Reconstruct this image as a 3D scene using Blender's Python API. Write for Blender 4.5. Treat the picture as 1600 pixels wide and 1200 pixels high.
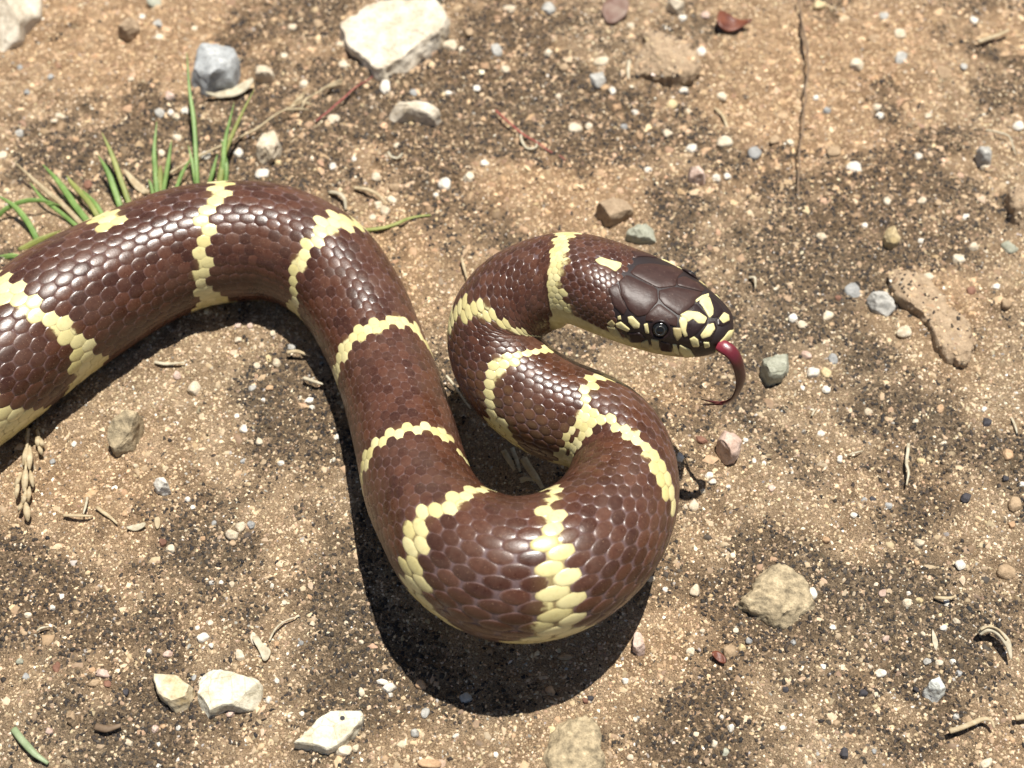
import bpy, math, random
import numpy as np
from mathutils import Vector
from mathutils.bvhtree import BVHTree

# ------------------------------------------------------------------ camera
scene = bpy.context.scene
for o in list(bpy.data.objects):
    bpy.data.objects.remove(o)
COL = scene.collection
PITCH = math.radians(55.0)          # below the horizon
HFOV = math.radians(40.0)
DIST = 0.33
CAM = np.array([0.0, -DIST*math.cos(PITCH), DIST*math.sin(PITCH)])
FWD = np.array([0.0, math.cos(PITCH), -math.sin(PITCH)])
UPV = np.array([0.0, math.sin(PITCH), math.cos(PITCH)])
FPX = 800.0/math.tan(HFOV/2)
cam_data = bpy.data.cameras.new('camera')
cam_data.sensor_width = 36.0
cam_data.lens = 18.0/math.tan(HFOV/2)
cam_data.clip_start = 0.01
cam_data.clip_end = 500.0
cam_data.dof.use_dof = True
cam_data.dof.focus_distance = 0.295
cam_data.dof.aperture_fstop = 17.0
cam = bpy.data.objects.new('camera', cam_data)
COL.objects.link(cam)
cam.location = CAM
cam.rotation_euler = (math.pi/2-PITCH, 0, 0)
scene.camera = cam

# ------------------------------------------------------------------ light
SUN_EL = math.radians(77.0)
SUN_AZ = math.radians(40.0)          # from +Y towards +X
world = bpy.data.worlds.new('World')
scene.world = world
world.use_nodes = True
wn = world.node_tree
wn.nodes.clear()
sky = wn.nodes.new('ShaderNodeTexSky')
sky.sky_type = 'NISHITA'
sky.sun_disc = False
sky.sun_elevation = SUN_EL
sky.sun_rotation = SUN_AZ
bg = wn.nodes.new('ShaderNodeBackground')
bg.inputs['Strength'].default_value = 0.05
wo = wn.nodes.new('ShaderNodeOutputWorld')
wn.links.new(sky.outputs[0], bg.inputs[0])
wn.links.new(bg.outputs[0], wo.inputs[0])
sun_data = bpy.data.lights.new('sun', 'SUN')
sun_data.energy = 5.0
sun_data.angle = math.radians(0.53)
sun_data.color = (1.0, 0.955, 0.88)
sun = bpy.data.objects.new('sun', sun_data)
COL.objects.link(sun)
sd = Vector((math.sin(SUN_AZ)*math.cos(SUN_EL), math.cos(SUN_AZ)*math.cos(SUN_EL), math.sin(SUN_EL)))
sun.location = sd*2
sun.rotation_euler = sd.to_track_quat('Z', 'Y').to_euler()
scene.render.engine = 'CYCLES'
vs = scene.view_settings
vs.view_transform = 'Standard'
vs.look = 'None'
vs.exposure = 0.57
vs.gamma = 1.0
vs.use_curve_mapping = False

# ------------------------------------------------------------------ helpers
rng = np.random.default_rng(11)
random.seed(5)

def ray(u, v):
    return FWD + (u-800.0)/FPX*np.array([1.0, 0, 0]) + (600.0-v)/FPX*UPV

def at(u, v, z=0.0):
    """world point at height z seen at photo pixel (u, v)"""
    d = ray(u, v)
    return CAM + d*((z-CAM[2])/d[2])

def at_many(uv, z):
    uv = np.asarray(uv, float)
    d = FWD[None] + ((uv[:, 0]-800)/FPX)[:, None]*np.array([[1., 0, 0]]) + ((600-uv[:, 1])/FPX)[:, None]*UPV[None]
    return CAM[None] + d*((z-CAM[2])/d[:, 2])[:, None]

def depth_of(p):
    return float(np.dot(np.asarray(p)-CAM, FWD))

def to_px(P):
    q = P-CAM
    dz = q@FWD
    return np.stack([800+q[..., 0]/dz*FPX, 600-(q@UPV)/dz*FPX], -1)

def _hash(ix, iy, iz, seed):
    h = (ix.astype(np.int64)*374761393 + iy.astype(np.int64)*668265263 + iz.astype(np.int64)*2147483647//7 + seed*974634777) & 0xFFFFFFFF
    h = ((h ^ (h >> 13))*1274126177) & 0xFFFFFFFF
    h = ((h ^ (h >> 16))*2246822519) & 0xFFFFFFFF
    return ((h ^ (h >> 15)) & 0xFFFFFF)/float(0xFFFFFF)

def noise2(x, y, seed=0):
    x = np.asarray(x, float); y = np.asarray(y, float)
    ix = np.floor(x); iy = np.floor(y)
    fx = x-ix; fy = y-iy
    fx = fx*fx*(3-2*fx); fy = fy*fy*(3-2*fy)
    z = np.zeros_like(ix)
    a = _hash(ix, iy, z, seed); b = _hash(ix+1, iy, z, seed)
    c = _hash(ix, iy+1, z, seed); d = _hash(ix+1, iy+1, z, seed)
    return (a*(1-fx)+b*fx)*(1-fy)+(c*(1-fx)+d*fx)*fy-0.5

def noise3(p, seed=0):
    i = np.floor(p); f = p-i
    f = f*f*(3-2*f)
    r = 0
    for dx in (0, 1):
        for dy in (0, 1):
            for dz in (0, 1):
                w = (f[:, 0] if dx else 1-f[:, 0])*(f[:, 1] if dy else 1-f[:, 1])*(f[:, 2] if dz else 1-f[:, 2])
                r = r+w*_hash(i[:, 0]+dx, i[:, 1]+dy, i[:, 2]+dz, seed)
    return r-0.5

def fbm2(x, y, octv, seed=0, gain=0.5):
    r = 0; a = 1.0; f = 1.0
    for k in range(octv):
        r = r+a*noise2(x*f+k*17.3, y*f-k*9.1, seed+k)
        a *= gain; f *= 2.03
    return r

def mesh_np(name, verts, faces, smooth=True, attrs=None):
    """faces: (n,3) or (n,4) integer array, or list of such arrays"""
    me = bpy.data.meshes.new(name)
    verts = np.asarray(verts, np.float32)
    fl = faces if isinstance(faces, list) else [faces]
    fl = [np.asarray(f, np.int32) for f in fl if len(f)]
    loops = np.concatenate([f.ravel() for f in fl])
    tot = np.concatenate([np.full(len(f), f.shape[1], np.int32) for f in fl])
    start = np.concatenate([[0], np.cumsum(tot)[:-1]]).astype(np.int32)
    me.vertices.add(len(verts)); me.vertices.foreach_set('co', verts.ravel())
    me.loops.add(len(loops)); me.loops.foreach_set('vertex_index', loops)
    me.polygons.add(len(tot)); me.polygons.foreach_set('loop_start', start)
    me.polygons.foreach_set('loop_total', tot)
    me.polygons.foreach_set('use_smooth', np.full(len(tot), smooth, bool))
    if attrs:
        for k, a in attrs.items():
            a = np.asarray(a, np.float32)
            if a.ndim == 1:
                at_ = me.attributes.new(k, 'FLOAT', 'POINT'); at_.data.foreach_set('value', a)
            else:
                c4 = np.ones((len(a), 4), np.float32); c4[:, :3] = a[:, :3]
                at_ = me.attributes.new(k, 'FLOAT_COLOR', 'POINT'); at_.data.foreach_set('color', c4.ravel())
    me.update(calc_edges=True)
    me.validate()
    return me

def link(name, me, mat=None, parent=None):
    o = bpy.data.objects.new(name, me)
    COL.objects.link(o)
    if mat is not None and me is not None and len(me.materials) == 0:
        me.materials.append(mat)
    if parent is not None:
        o.parent = parent
    return o

def empty(name, loc=(0, 0, 0)):
    o = bpy.data.objects.new(name, None)
    o.empty_display_size = 0.01
    COL.objects.link(o)
    return o

def tag(o, label=None, cat=None, group=None, kind=None):
    if label: o['label'] = label
    if cat: o['category'] = cat
    if group: o['group'] = group
    if kind: o['kind'] = kind
    return o

# ------------------------------------------------------------------ materials
class NT:
    def __init__(self, name):
        self.m = bpy.data.materials.new(name)
        self.m.use_nodes = True
        self.t = self.m.node_tree
        self.b = self.t.nodes['Principled BSDF']
    def n(self, typ, **kw):
        nd = self.t.nodes.new(typ)
        for k, v in kw.items():
            if k.startswith('_'):
                setattr(nd, k[1:], v)
            else:
                nd.inputs[k].default_value = v
        return nd
    def l(self, a, b):
        self.t.links.new(a, b)
    def noise(self, scale, detail=4, rough=0.55, coord=None):
        nd = self.n('ShaderNodeTexNoise', Scale=scale, Detail=detail, Roughness=rough)
        if coord is not None: self.l(coord, nd.inputs['Vector'])
        return nd.outputs['Fac']
    def ramp(self, fac, stops):
        nd = self.n('ShaderNodeValToRGB')
        e = nd.color_ramp.elements
        while len(e) < len(stops): e.new(0.5)
        for i, (p, c) in enumerate(stops):
            e[i].position = p; e[i].color = (*c, 1) if len(c) == 3 else c
        self.l(fac, nd.inputs[0])
        return nd.outputs[0]
    def mix(self, fac, a, b, mode='MIX'):
        nd = self.t.nodes.new('ShaderNodeMix'); nd.data_type = 'RGBA'; nd.blend_type = mode
        for s, v in ((nd.inputs[0], fac), (nd.inputs[6], a), (nd.inputs[7], b)):
            if hasattr(v, 'is_linked') or hasattr(v, 'links'): self.l(v, s)
            elif isinstance(v, (int, float)): s.default_value = v
            else: s.default_value = (*v, 1)
        return nd.outputs[2]
    def math(self, op, a, b=0.0, clamp=False):
        nd = self.t.nodes.new('ShaderNodeMath'); nd.operation = op; nd.use_clamp = clamp
        for s, v in ((nd.inputs[0], a), (nd.inputs[1], b)):
            if hasattr(v, 'links'): self.l(v, s)
            else: s.default_value = v
        return nd.outputs[0]
    def attr(self, name):
        nd = self.t.nodes.new('ShaderNodeAttribute'); nd.attribute_name = name
        return nd
    def bump(self, h, dist, strength=1.0):
        nd = self.n('ShaderNodeBump', Strength=strength, Distance=dist)
        self.l(h, nd.inputs['Height'])
        self.l(nd.outputs[0], self.b.inputs['Normal'])
    def obj(self):
        return self.n('ShaderNodeTexCoord').outputs['Object']

def mat_soil():
    N = NT('soil'); co = N.obj()
    dark = N.attr('dark').outputs['Fac']
    n1 = N.noise(900, 5, 0.7, co)
    n2 = N.noise(140, 4, 0.6, co)
    n3 = N.noise(3200, 3, 0.7, co)
    tan = N.ramp(n2, [(0.3, (0.31, 0.215, 0.13)), (0.5, (0.42, 0.305, 0.19)), (0.72, (0.55, 0.415, 0.275))])
    brn = N.ramp(n1, [(0.35, (0.05, 0.037, 0.025)), (0.5, (0.17, 0.125, 0.08)), (0.64, (0.40, 0.30, 0.195))])
    d2 = N.math('ADD', dark, N.math('MULTIPLY', N.math('SUBTRACT', n1, 0.5), 1.5))
    c = N.mix(N.math('MULTIPLY', d2, 0.9, True), tan, brn)
    c = N.mix(1.0, c, N.attr('tone').outputs['Color'], 'MULTIPLY')
    sp = N.ramp(n3, [(0.36, (0.45, 0.42, 0.40)), (0.5, (0.98, 0.98, 0.98)), (0.66, (1.35, 1.32, 1.25))])
    c = N.mix(1.0, c, sp, 'MULTIPLY')
    N.l(c, N.b.inputs['Base Color'])
    N.b.inputs['Roughness'].default_value = 0.95
    N.b.inputs['Specular IOR Level'].default_value = 0.2
    h = N.math('ADD', N.math('MULTIPLY', n1, 1.0), N.math('MULTIPLY', n3, 0.5))
    N.bump(h, 0.0017, 1.0)
    return N.m

def mat_grain():
    N = NT('grain')
    c = N.attr('col').outputs['Color']
    n = N.noise(1500, 3, 0.6, N.obj())
    c = N.mix(0.6, c, N.ramp(n, [(0.3, (0.6, 0.6, 0.6)), (0.7, (1.25, 1.25, 1.25))]), 'MULTIPLY')
    N.l(c, N.b.inputs['Base Color'])
    N.b.inputs['Roughness'].default_value = 0.7
    N.b.inputs['Specular IOR Level'].default_value = 0.35
    return N.m

def mat_stone(name, c1, c2, scale=350, rough=0.75, c3=None, bump=0.0006, spec=0.35):
    N = NT(name); co = N.obj()
    n = N.noise(scale, 6, 0.65, co)
    n2 = N.noise(scale*5, 4, 0.7, co)
    c = N.ramp(n, [(0.32, c1), (0.62, c2)] + ([(0.75, c3)] if c3 else []))
    c = N.mix(0.7, c, N.ramp(n2, [(0.32, (0.62, 0.6, 0.57)), (0.55, (1.05, 1.05, 1.05))]), 'MULTIPLY')
    N.l(c, N.b.inputs['Base Color'])
    N.b.inputs['Roughness'].default_value = rough
    N.b.inputs['Specular IOR Level'].default_value = spec
    N.bump(N.math('ADD', n, N.math('MULTIPLY', n2, 0.5)), bump, 0.7)
    return N.m

def mat_plant(name, c1, c2, rough=0.5, scale=300, trans=0.3):
    N = NT(name); co = N.obj()
    n = N.noise(scale, 4, 0.6, co)
    c = N.ramp(n, [(0.3, c1), (0.7, c2)])
    N.l(c, N.b.inputs['Base Color'])
    N.b.inputs['Roughness'].default_value = rough
    if trans:
        tr = N.n('ShaderNodeBsdfTranslucent'); N.l(c, tr.inputs['Color'])
        mx = N.n('ShaderNodeMixShader'); mx.inputs[0].default_value = trans
        out = N.t.nodes['Material Output']
        N.l(N.b.outputs[0], mx.inputs[1]); N.l(tr.outputs[0], mx.inputs[2]); N.l(mx.outputs[0], out.inputs['Surface'])
    N.bump(N.noise(scale*6, 3, 0.6, co), 0.0002, 0.5)
    return N.m

BROWN1 = (0.047, 0.0175, 0.0095); BROWN2 = (0.092, 0.036, 0.0195)
YEL1 = (0.58, 0.50, 0.21); YEL2 = (0.72, 0.64, 0.33)
def mat_scale():
    N = NT('snake_scale'); co = N.obj()
    t = N.attr('tint').outputs['Fac']; r = N.attr('rnd').outputs['Fac']
    n = N.noise(900, 4, 0.6, co)
    br = N.mix(r, BROWN1, BROWN2)
    br = N.mix(0.45, br, N.ramp(n, [(0.3, (0.55, 0.5, 0.5)), (0.7, (1.35, 1.35, 1.35))]), 'MULTIPLY')
    ye = N.mix(r, YEL1, YEL2)
    ye = N.mix(0.35, ye, N.ramp(n, [(0.28, (0.72, 0.66, 0.5)), (0.5, (1.05, 1.05, 1.05))]), 'MULTIPLY')
    tt = N.ramp(N.math('ADD', t, N.math('MULTIPLY', N.math('SUBTRACT', n, 0.5), 0.5)), [(0.42, (0, 0, 0)), (0.58, (1, 1, 1))])
    part = N.math('MULTIPLY', t, 0.45, True)
    c = N.mix(tt, br, ye)
    c = N.mix(N.math('MULTIPLY', part, N.math('SUBTRACT', 1.0, tt)), c, (0.30, 0.19, 0.07))
    eg = N.attr('edge').outputs['Fac']
    c = N.mix(N.math('MULTIPLY', eg, 0.65), c, N.mix(tt, (0.19, 0.125, 0.12), (0.30, 0.22, 0.085)))
    # fine dust caught on the scales
    dn = N.noise(4200, 2, 0.5, co)
    dm = N.ramp(dn, [(0.69, (0, 0, 0)), (0.72, (1, 1, 1))])
    c = N.mix(N.math('MULTIPLY', dm, 0.55), c, (0.55, 0.36, 0.22))
    film = N.ramp(N.noise(95, 5, 0.7, co), [(0.45, (0, 0, 0)), (0.75, (1, 1, 1))])
    c = N.mix(N.math('MULTIPLY', film, 0.08), c, (0.42, 0.30, 0.22))
    N.l(c, N.b.inputs['Base Color'])
    N.l(N.math('ADD', N.math('MULTIPLY', n, 0.26), N.math('ADD', 0.16, N.math('MULTIPLY', film, 0.18))), N.b.inputs['Roughness'])
    N.b.inputs['Specular IOR Level'].default_value = 0.42
    N.b.inputs['Coat Weight'].default_value = 0.06
    N.b.inputs['Coat Roughness'].default_value = 0.16
    N.bump(N.noise(2600, 3, 0.6, co), 0.00006, 0.5)
    return N.m

def mat_skin():
    N = NT('snake_skin'); co = N.obj()
    t = N.attr('tint').outputs['Fac']
    n = N.noise(800, 4, 0.6, co)
    br = N.ramp(n, [(0.3, (0.085, 0.050, 0.046)), (0.7, (0.155, 0.10, 0.097))])
    ye = N.ramp(n, [(0.3, (0.20, 0.145, 0.06)), (0.7, (0.32, 0.245, 0.11))])
    ye = N.mix(N.math('SUBTRACT', t, 1.0, True), ye, N.ramp(n, [(0.3, (0.44, 0.35, 0.14)), (0.7, (0.58, 0.49, 0.24))]))
    hd = N.attr('head').outputs['Fac']
    br = N.mix(hd, br, (0.018, 0.010, 0.009))
    c = N.mix(N.math('MULTIPLY', t, 1.0, True), br, ye)
    N.l(c, N.b.inputs['Base Color'])
    N.b.inputs['Roughness'].default_value = 0.5
    N.bump(N.noise(2500, 3, 0.6, co), 0.0001, 0.5)
    return N.m

def mat_plate(name, c1, c2, rough=0.36):
    N = NT(name); co = N.obj()
    n = N.noise(500, 4, 0.6, co)
    c = N.ramp(n, [(0.3, c1), (0.7, c2)])
    dn = N.noise(4200, 2, 0.5, co)
    dm = N.ramp(dn, [(0.72, (0, 0, 0)), (0.75, (1, 1, 1))])
    c = N.mix(N.math('MULTIPLY', dm, 0.5), c, (0.5, 0.36, 0.25))
    N.l(c, N.b.inputs['Base Color'])
    N.b.inputs['Roughness'].default_value = rough
    N.b.inputs['Specular IOR Level'].default_value = 0.3
    N.bump(N.noise(1800, 3, 0.6, co), 0.00008, 0.5)
    return N.m

def mat_plain(name, c, rough=0.3, coat=0.0, spec=0.5):
    N = NT(name)
    n = N.noise(700, 3, 0.5, N.obj())
    N.l(N.ramp(n, [(0.3, tuple(x*0.8 for x in c)), (0.7, tuple(min(1, x*1.2) for x in c))]), N.b.inputs['Base Color'])
    N.b.inputs['Roughness'].default_value = rough
    N.b.inputs['Coat Weight'].default_value = coat
    N.b.inputs['Coat Roughness'].default_value = 0.05
    N.b.inputs['Specular IOR Level'].default_value = spec
    return N.m

M_SOIL = mat_soil(); M_GRAIN = mat_grain(); M_SCALE = mat_scale(); M_SKIN = mat_skin()
M_HEAD = mat_plate('head_shield_dark', (0.036, 0.017, 0.013), (0.054, 0.027, 0.021), 0.42)
M_HYEL = mat_plate('head_shield_yellow', (0.58, 0.50, 0.22), (0.72, 0.64, 0.34), 0.4)
M_HTAN = mat_plate('head_shield_tan', (0.34, 0.27, 0.12), (0.46, 0.38, 0.19), 0.42)
M_HBLK = mat_plate('head_mark_black', (0.018, 0.010, 0.009), (0.028, 0.016, 0.015), 0.34)
M_EYE = mat_plain('eye_black', (0.010, 0.010, 0.010), 0.12, 0.15, 0.3)
M_IRIS = mat_plain('eye_iris', (0.030, 0.030, 0.026), 0.2, 0.8)
STONE = {
 'w': mat_stone('stone_white', (0.54, 0.48, 0.39), (0.74, 0.70, 0.61)),
 'c': mat_stone('stone_cream', (0.46, 0.37, 0.25), (0.66, 0.57, 0.43)),
 't': mat_stone('stone_tan', (0.28, 0.19, 0.11), (0.43, 0.31, 0.19)),
 'o': mat_stone('stone_orange', (0.36, 0.22, 0.12), (0.54, 0.36, 0.21)),
 'p': mat_stone('stone_pink', (0.42, 0.28, 0.21), (0.60, 0.46, 0.38)),
 'g': mat_stone('stone_grey', (0.30, 0.29, 0.26), (0.50, 0.48, 0.43)),
 'b': mat_stone('stone_blue', (0.21, 0.21, 0.20), (0.37, 0.365, 0.345)),
 'k': mat_stone('stone_dark', (0.025, 0.023, 0.026), (0.06, 0.055, 0.06)),
 'r': mat_stone('stone_red', (0.14, 0.065, 0.04), (0.25, 0.125, 0.08)),
 'y': mat_stone('stone_yellow', (0.44, 0.33, 0.16), (0.60, 0.48, 0.28)),
 'e': mat_stone('stone_green', (0.26, 0.26, 0.19), (0.42, 0.42, 0.33)),
}
M_CHALK = mat_stone('chalk_rock', (0.46, 0.38, 0.27), (0.68, 0.61, 0.49), 200, 0.85, (0.74, 0.69, 0.59))
M_GREYROCK = mat_stone('speckled_grey_rock', (0.24, 0.25, 0.25), (0.45, 0.46, 0.45), 260, 0.8, (0.70, 0.69, 0.64))
def mat_flake():
    m = mat_stone('cream_flake', (0.48, 0.42, 0.29), (0.74, 0.69, 0.55), 260, 0.85)
    t = m.node_tree; b = t.nodes['Principled BSDF']
    src = b.inputs['Base Color'].links[0].from_socket
    vo = t.nodes.new('ShaderNodeTexVoronoi'); vo.feature = 'DISTANCE_TO_EDGE'; vo.inputs['Scale'].default_value = 230
    tc = t.nodes.new('ShaderNodeTexCoord'); t.links.new(tc.outputs['Object'], vo.inputs['Vector'])
    rp_ = t.nodes.new('ShaderNodeValToRGB'); rp_.color_ramp.elements[0].color = (0.72, 0.68, 0.60, 1); rp_.color_ramp.elements[1].position = 0.03
    t.links.new(vo.outputs['Distance'], rp_.inputs[0])
    mx = t.nodes.new('ShaderNodeMix'); mx.data_type = 'RGBA'; mx.blend_type = 'MULTIPLY'; mx.inputs[0].default_value = 1
    t.links.new(src, mx.inputs[6]); t.links.new(rp_.outputs[0], mx.inputs[7]); t.links.new(mx.outputs[2], b.inputs['Base Color'])
    return m
M_FLAKE = mat_flake()
M_CLOD = mat_stone('soil_clod', (0.31, 0.22, 0.14), (0.47, 0.35, 0.23), 500, 0.95, None, 0.0012, 0.15)
M_LICHEN = mat_stone('mottled_stone', (0.15, 0.12, 0.075), (0.50, 0.40, 0.25), 520, 0.9, (0.62, 0.53, 0.37))
M_QUARTZ = mat_stone('clear_quartz', (0.52, 0.52, 0.46), (0.76, 0.77, 0.72), 200, 0.25, None, 0.0005, 0.6)
M_GRASS = mat_plant('grass_green', (0.22, 0.38, 0.09), (0.42, 0.60, 0.20), 0.45, 260, 0.5)
M_GRASSY = mat_plant('grass_yellow', (0.24, 0.30, 0.07), (0.42, 0.42, 0.13), 0.5)
M_STRAW = mat_plant('dry_straw', (0.44, 0.33, 0.18), (0.70, 0.59, 0.39), 0.7, 700)
M_STRAWP = mat_plant('pale_straw', (0.48, 0.41, 0.27), (0.74, 0.68, 0.52), 0.7, 700)
M_RED = mat_plant('red_stem', (0.30, 0.05, 0.04), (0.48, 0.13, 0.10), 0.45)
M_TWIG = mat_plant('brown_twig', (0.17, 0.11, 0.065), (0.33, 0.235, 0.15), 0.7)
M_LEAFR = mat_plant('red_brown_leaf', (0.13, 0.035, 0.018), (0.27, 0.09, 0.045), 0.45)

# ------------------------------------------------------------------ ground
DARK = [(200,210,120,50,.8),(560,170,120,60,.7),(760,200,170,70,.9),(850,130,120,80,.7),(960,200,110,70,.7),
 (1340,330,130,60,.8),(1460,400,120,70,.6),(1400,160,45,55,.7),(1550,120,80,60,.5),(1500,280,120,40,.5),(1300,480,90,50,.35),
 (1350,620,160,40,.4),(1340,950,150,60,.9),(1420,1100,110,50,.7),(1270,1060,70,50,.5),(150,980,160,80,.8),(230,1130,130,60,.85),
 (350,800,80,50,.45),(430,680,90,60,.55),(330,900,150,40,.5),(600,1050,160,60,.35),(700,1130,120,50,.45),(1080,1180,160,50,.5),
 (1000,650,60,30,.45),(900,540,60,40,.8),(1150,800,60,40,.3),(1480,720,120,60,.4),(430,150,70,40,.5),(1180,440,60,30,.3),(20,560,120,60,.4)]  # blob between neck and inner coil puts the neck's shadow into the soil colour
LIGHT = [(200,60,260,90,.8),(1250,150,130,110,1.1),(1460,40,90,40,.6),(850,310,120,50,.8),(600,400,45,60,.7),(1030,600,70,40,.8),
 (120,780,130,70,.6),(1000,1000,120,100,.4),(1080,840,90,60,.5),(1480,510,80,60,.6),(1430,830,90,60,.3),(900,1150,70,50,.6),(60,330,90,60,.5)]
def dark_mask(x, y):
    P = np.stack([x, y, np.zeros_like(x)], -1)
    q = P-CAM; dz = np.maximum(q@FWD, 0.02)
    u = 800+q[..., 0]/dz*FPX; v = 600-(q@UPV)/dz*FPX
    m = 0.36+1.25*fbm2(x/0.018, y/0.018, 5, 40, 0.6)
    wu = u+110*fbm2(x/0.010, y/0.010, 4, 50); wv = v+110*fbm2(x/0.010, y/0.010, 4, 60)
    for (a, b, rx, ry, s) in DARK:
        m = m+s*0.95*np.exp(-(((wu-a)/rx)**2+((wv-b)/ry)**2))
    for (a, b, rx, ry, s) in LIGHT:
        m = m-s*0.8*np.exp(-(((wu-a)/rx)**2+((wv-b)/ry)**2))
    return np.clip((m-0.42)*1.5+0.45, 0, 1)

WARM = [(1250,150,170,130,.9),(200,60,260,100,.6),(850,310,140,60,.7),(600,400,60,80,.7),(1030,600,80,50,.7),(1470,500,90,80,.6),(120,780,140,80,.4),(1080,1000,120,100,.3),(700,200,220,80,.4),(1500,60,150,70,.4)]
def warm_mask(x, y):
    P = np.stack([x, y, np.zeros_like(x)], -1)
    q = P-CAM; dz = np.maximum(q@FWD, 0.02)
    u = 800+q[..., 0]/dz*FPX+60*fbm2(x/0.015, y/0.015, 2, 51); v = 600-(q@UPV)/dz*FPX+60*fbm2(x/0.015, y/0.015, 2, 61)
    m = 0.32+1.5*np.clip(y, -0.1, 0.13)+0.5*fbm2(x/0.03, y/0.03, 3, 44)
    for (a, b, rx, ry, s_) in WARM:
        m = m+s_*np.exp(-(((u-a)/rx)**2+((v-b)/ry)**2))
    return np.clip(m, 0, 1)
def tone(w):
    w = np.asarray(w)[:, None]
    return np.array([[0.95, 0.945, 0.94]])*(1-w)+np.array([[1.05, 0.945, 0.86]])*w

def gz(x, y):
    x = np.asarray(x, float); y = np.asarray(y, float)
    z = 0.0022*fbm2(x/0.03, y/0.03, 3, 3)
    z = z+0.0011*np.abs(fbm2(x/0.008, y/0.008, 3, 9))
    z = z+0.0009*fbm2(x/0.0030, y/0.0030, 3, 13)
    z = z+0.0010*np.maximum(fbm2(x/0.0055, y/0.0055, 2, 77)-0.12, 0)
    far = np.clip((y-0.02)/0.06, 0, 1)
    z = z+far*(0.0016*np.maximum(fbm2(x/0.009, y/0.009, 3, 31), 0)+0.0012*np.abs(fbm2(x/0.0045, y/0.0045, 2, 33)))
    fade = np.clip(1.6-np.hypot(x, y-0.02)/0.4, 0, 1)
    return (z-0.0004)*np.maximum(fade, 0.25)

def axis(lo, hi, step, far):
    a = np.arange(lo, hi+step*0.5, step)
    g = []; p = hi; s = step
    while p < far:
        s *= 1.25; p += s; g.append(p)
    h = []; p = lo; s = step
    while p > -far:
        s *= 1.25; p -= s; h.append(p)
    return np.concatenate([h[::-1], a, g])
gx = axis(-0.19, 0.19, 0.00075, 25.0); gy = axis(-0.125, 0.19, 0.00075, 25.0)
GX, GY = np.meshgrid(gx, gy)
GZ = gz(GX, GY)
nx, ny = len(gx), len(gy)
idx = np.arange(nx*ny).reshape(ny, nx)
quads = np.stack([idx[:-1, :-1], idx[:-1, 1:], idx[1:, 1:], idx[1:, :-1]], -1).reshape(-1, 4)
dm = dark_mask(GX.ravel(), GY.ravel())
ground = link('ground', mesh_np('ground', np.stack([GX.ravel(), GY.ravel(), GZ.ravel()], -1), quads, True, {'dark': dm, 'tone': tone(warm_mask(GX.ravel(), GY.ravel()))}), M_SOIL)
tag(ground, 'bare gritty tan soil with dark mossy crust patches', None, None, 'structure')

# ------------------------------------------------------------------ snake centre line
# pixel centre, half width in pixels, extra lift of the belly above the ground (mm), roll (deg)
CTRL = [(-300,1570,5,0,0),(-322,1510,13,0,0),(-345,1440,24,0,0),(-368,1360,36,0,0),(-385,1270,49,0,0),(-395,1170,62,0,0),(-390,1070,75,0,0),(-375,970,86,0,0),(-335,870,94,0,0),(-270,775,100,0,0),(-180,698,102,0,0),(-90,632,104,0,0),(0,562,105,0,0),(57,516,104,0,0),(108,478,105,0,0),(217,418,97,0,0),(304,385,95,0,0),(400,376,92,0,0),
 (457,388,89,0,0),(510,418,86,0,0),(545,460,81,0,0),(563,490,80,0,0),(585,538,77,0,0),(604,585,77,1,0),(622,640,79,3,0),(640,709,82,6,0),
 (655,765,86,9,0),(680,812,91,12,0),(720,858,104,14,0),(790,889,113,15,0),(865,881,112,15,0),(932,838,104,14,0),(968,780,92,13,0),
 (974,724,82,13,0),(957,684,78,14,0),(920,657,78,14,0),(868,640,80,14,0),(818,608,78,15.5,0),(782,566,75,18,0),(772,522,74,21,0),(784,487,74,24.5,0),
 (812,460,74,27.5,8),(850,444,74,30,15),(889,438,76,31.5,18)]
HEAD_BASE = (925, 444, 42.5)     # pixel and height (mm) where the head starts
HEAD_TIP = (1148, 522, 43.5)
P3 = []; RR = []; ROLL = []
for (u, v, hw, lift, roll) in CTRL:
    r = 0.012
    for _ in range(6):
        p = at(u, v, 0.84*r+lift*0.001)
        r = hw*depth_of(p)/FPX
    P3.append(p); RR.append(r); ROLL.append(roll)
hb = at(HEAD_BASE[0], HEAD_BASE[1], HEAD_BASE[2]*.001); ht = at(HEAD_TIP[0], HEAD_TIP[1], HEAD_TIP[2]*.001)
HL = float(np.linalg.norm(ht-hb))
r_neck = RR[-1]
NH = 8
for k in range(NH+1):
    P3.append(hb+(ht-hb)*k/NH); RR.append(r_neck); ROLL.append(18*(1-k/NH)**2 if k < NH else 0)
P3 = np.array(P3); RR = np.array(RR); ROLL = np.radians(np.array(ROLL, float))

def catmull(P, n=24):
    out = []
    Q = np.vstack([2*P[0]-P[1], P, 2*P[-1]-P[-2]])
    for i in range(1, len(Q)-2):
        p0, p1, p2, p3 = Q[i-1], Q[i], Q[i+1], Q[i+2]
        for k in range(n):
            t = k/n
            out.append(0.5*((2*p1)+(p2-p0)*t+(2*p0-5*p1+4*p2-p3)*t*t+(3*p1-p0-3*p2+p3)*t**3))
    out.append(Q[-2])
    return np.array(out)
full = catmull(np.column_stack([P3, RR, ROLL]))
seg = np.linalg.norm(np.diff(full[:, :3], axis=0), axis=1)
sl = np.concatenate([[0], np.cumsum(seg)])
STEP = 0.0005
SS = np.arange(0, sl[-1], STEP)
full = np.column_stack([np.interp(SS, sl, full[:, k]) for k in range(5)])
def smooth(a, n):
    k = np.hanning(2*n+3)[1:-1]; k /= k.sum()
    pad = np.vstack([2*a[0]-a[n:0:-1], a, 2*a[-1]-a[-2:-n-2:-1]])
    return np.column_stack([np.convolve(pad[:, c], k, 'valid') for c in range(a.shape[1])])
full = smooth(full, 10)
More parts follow.
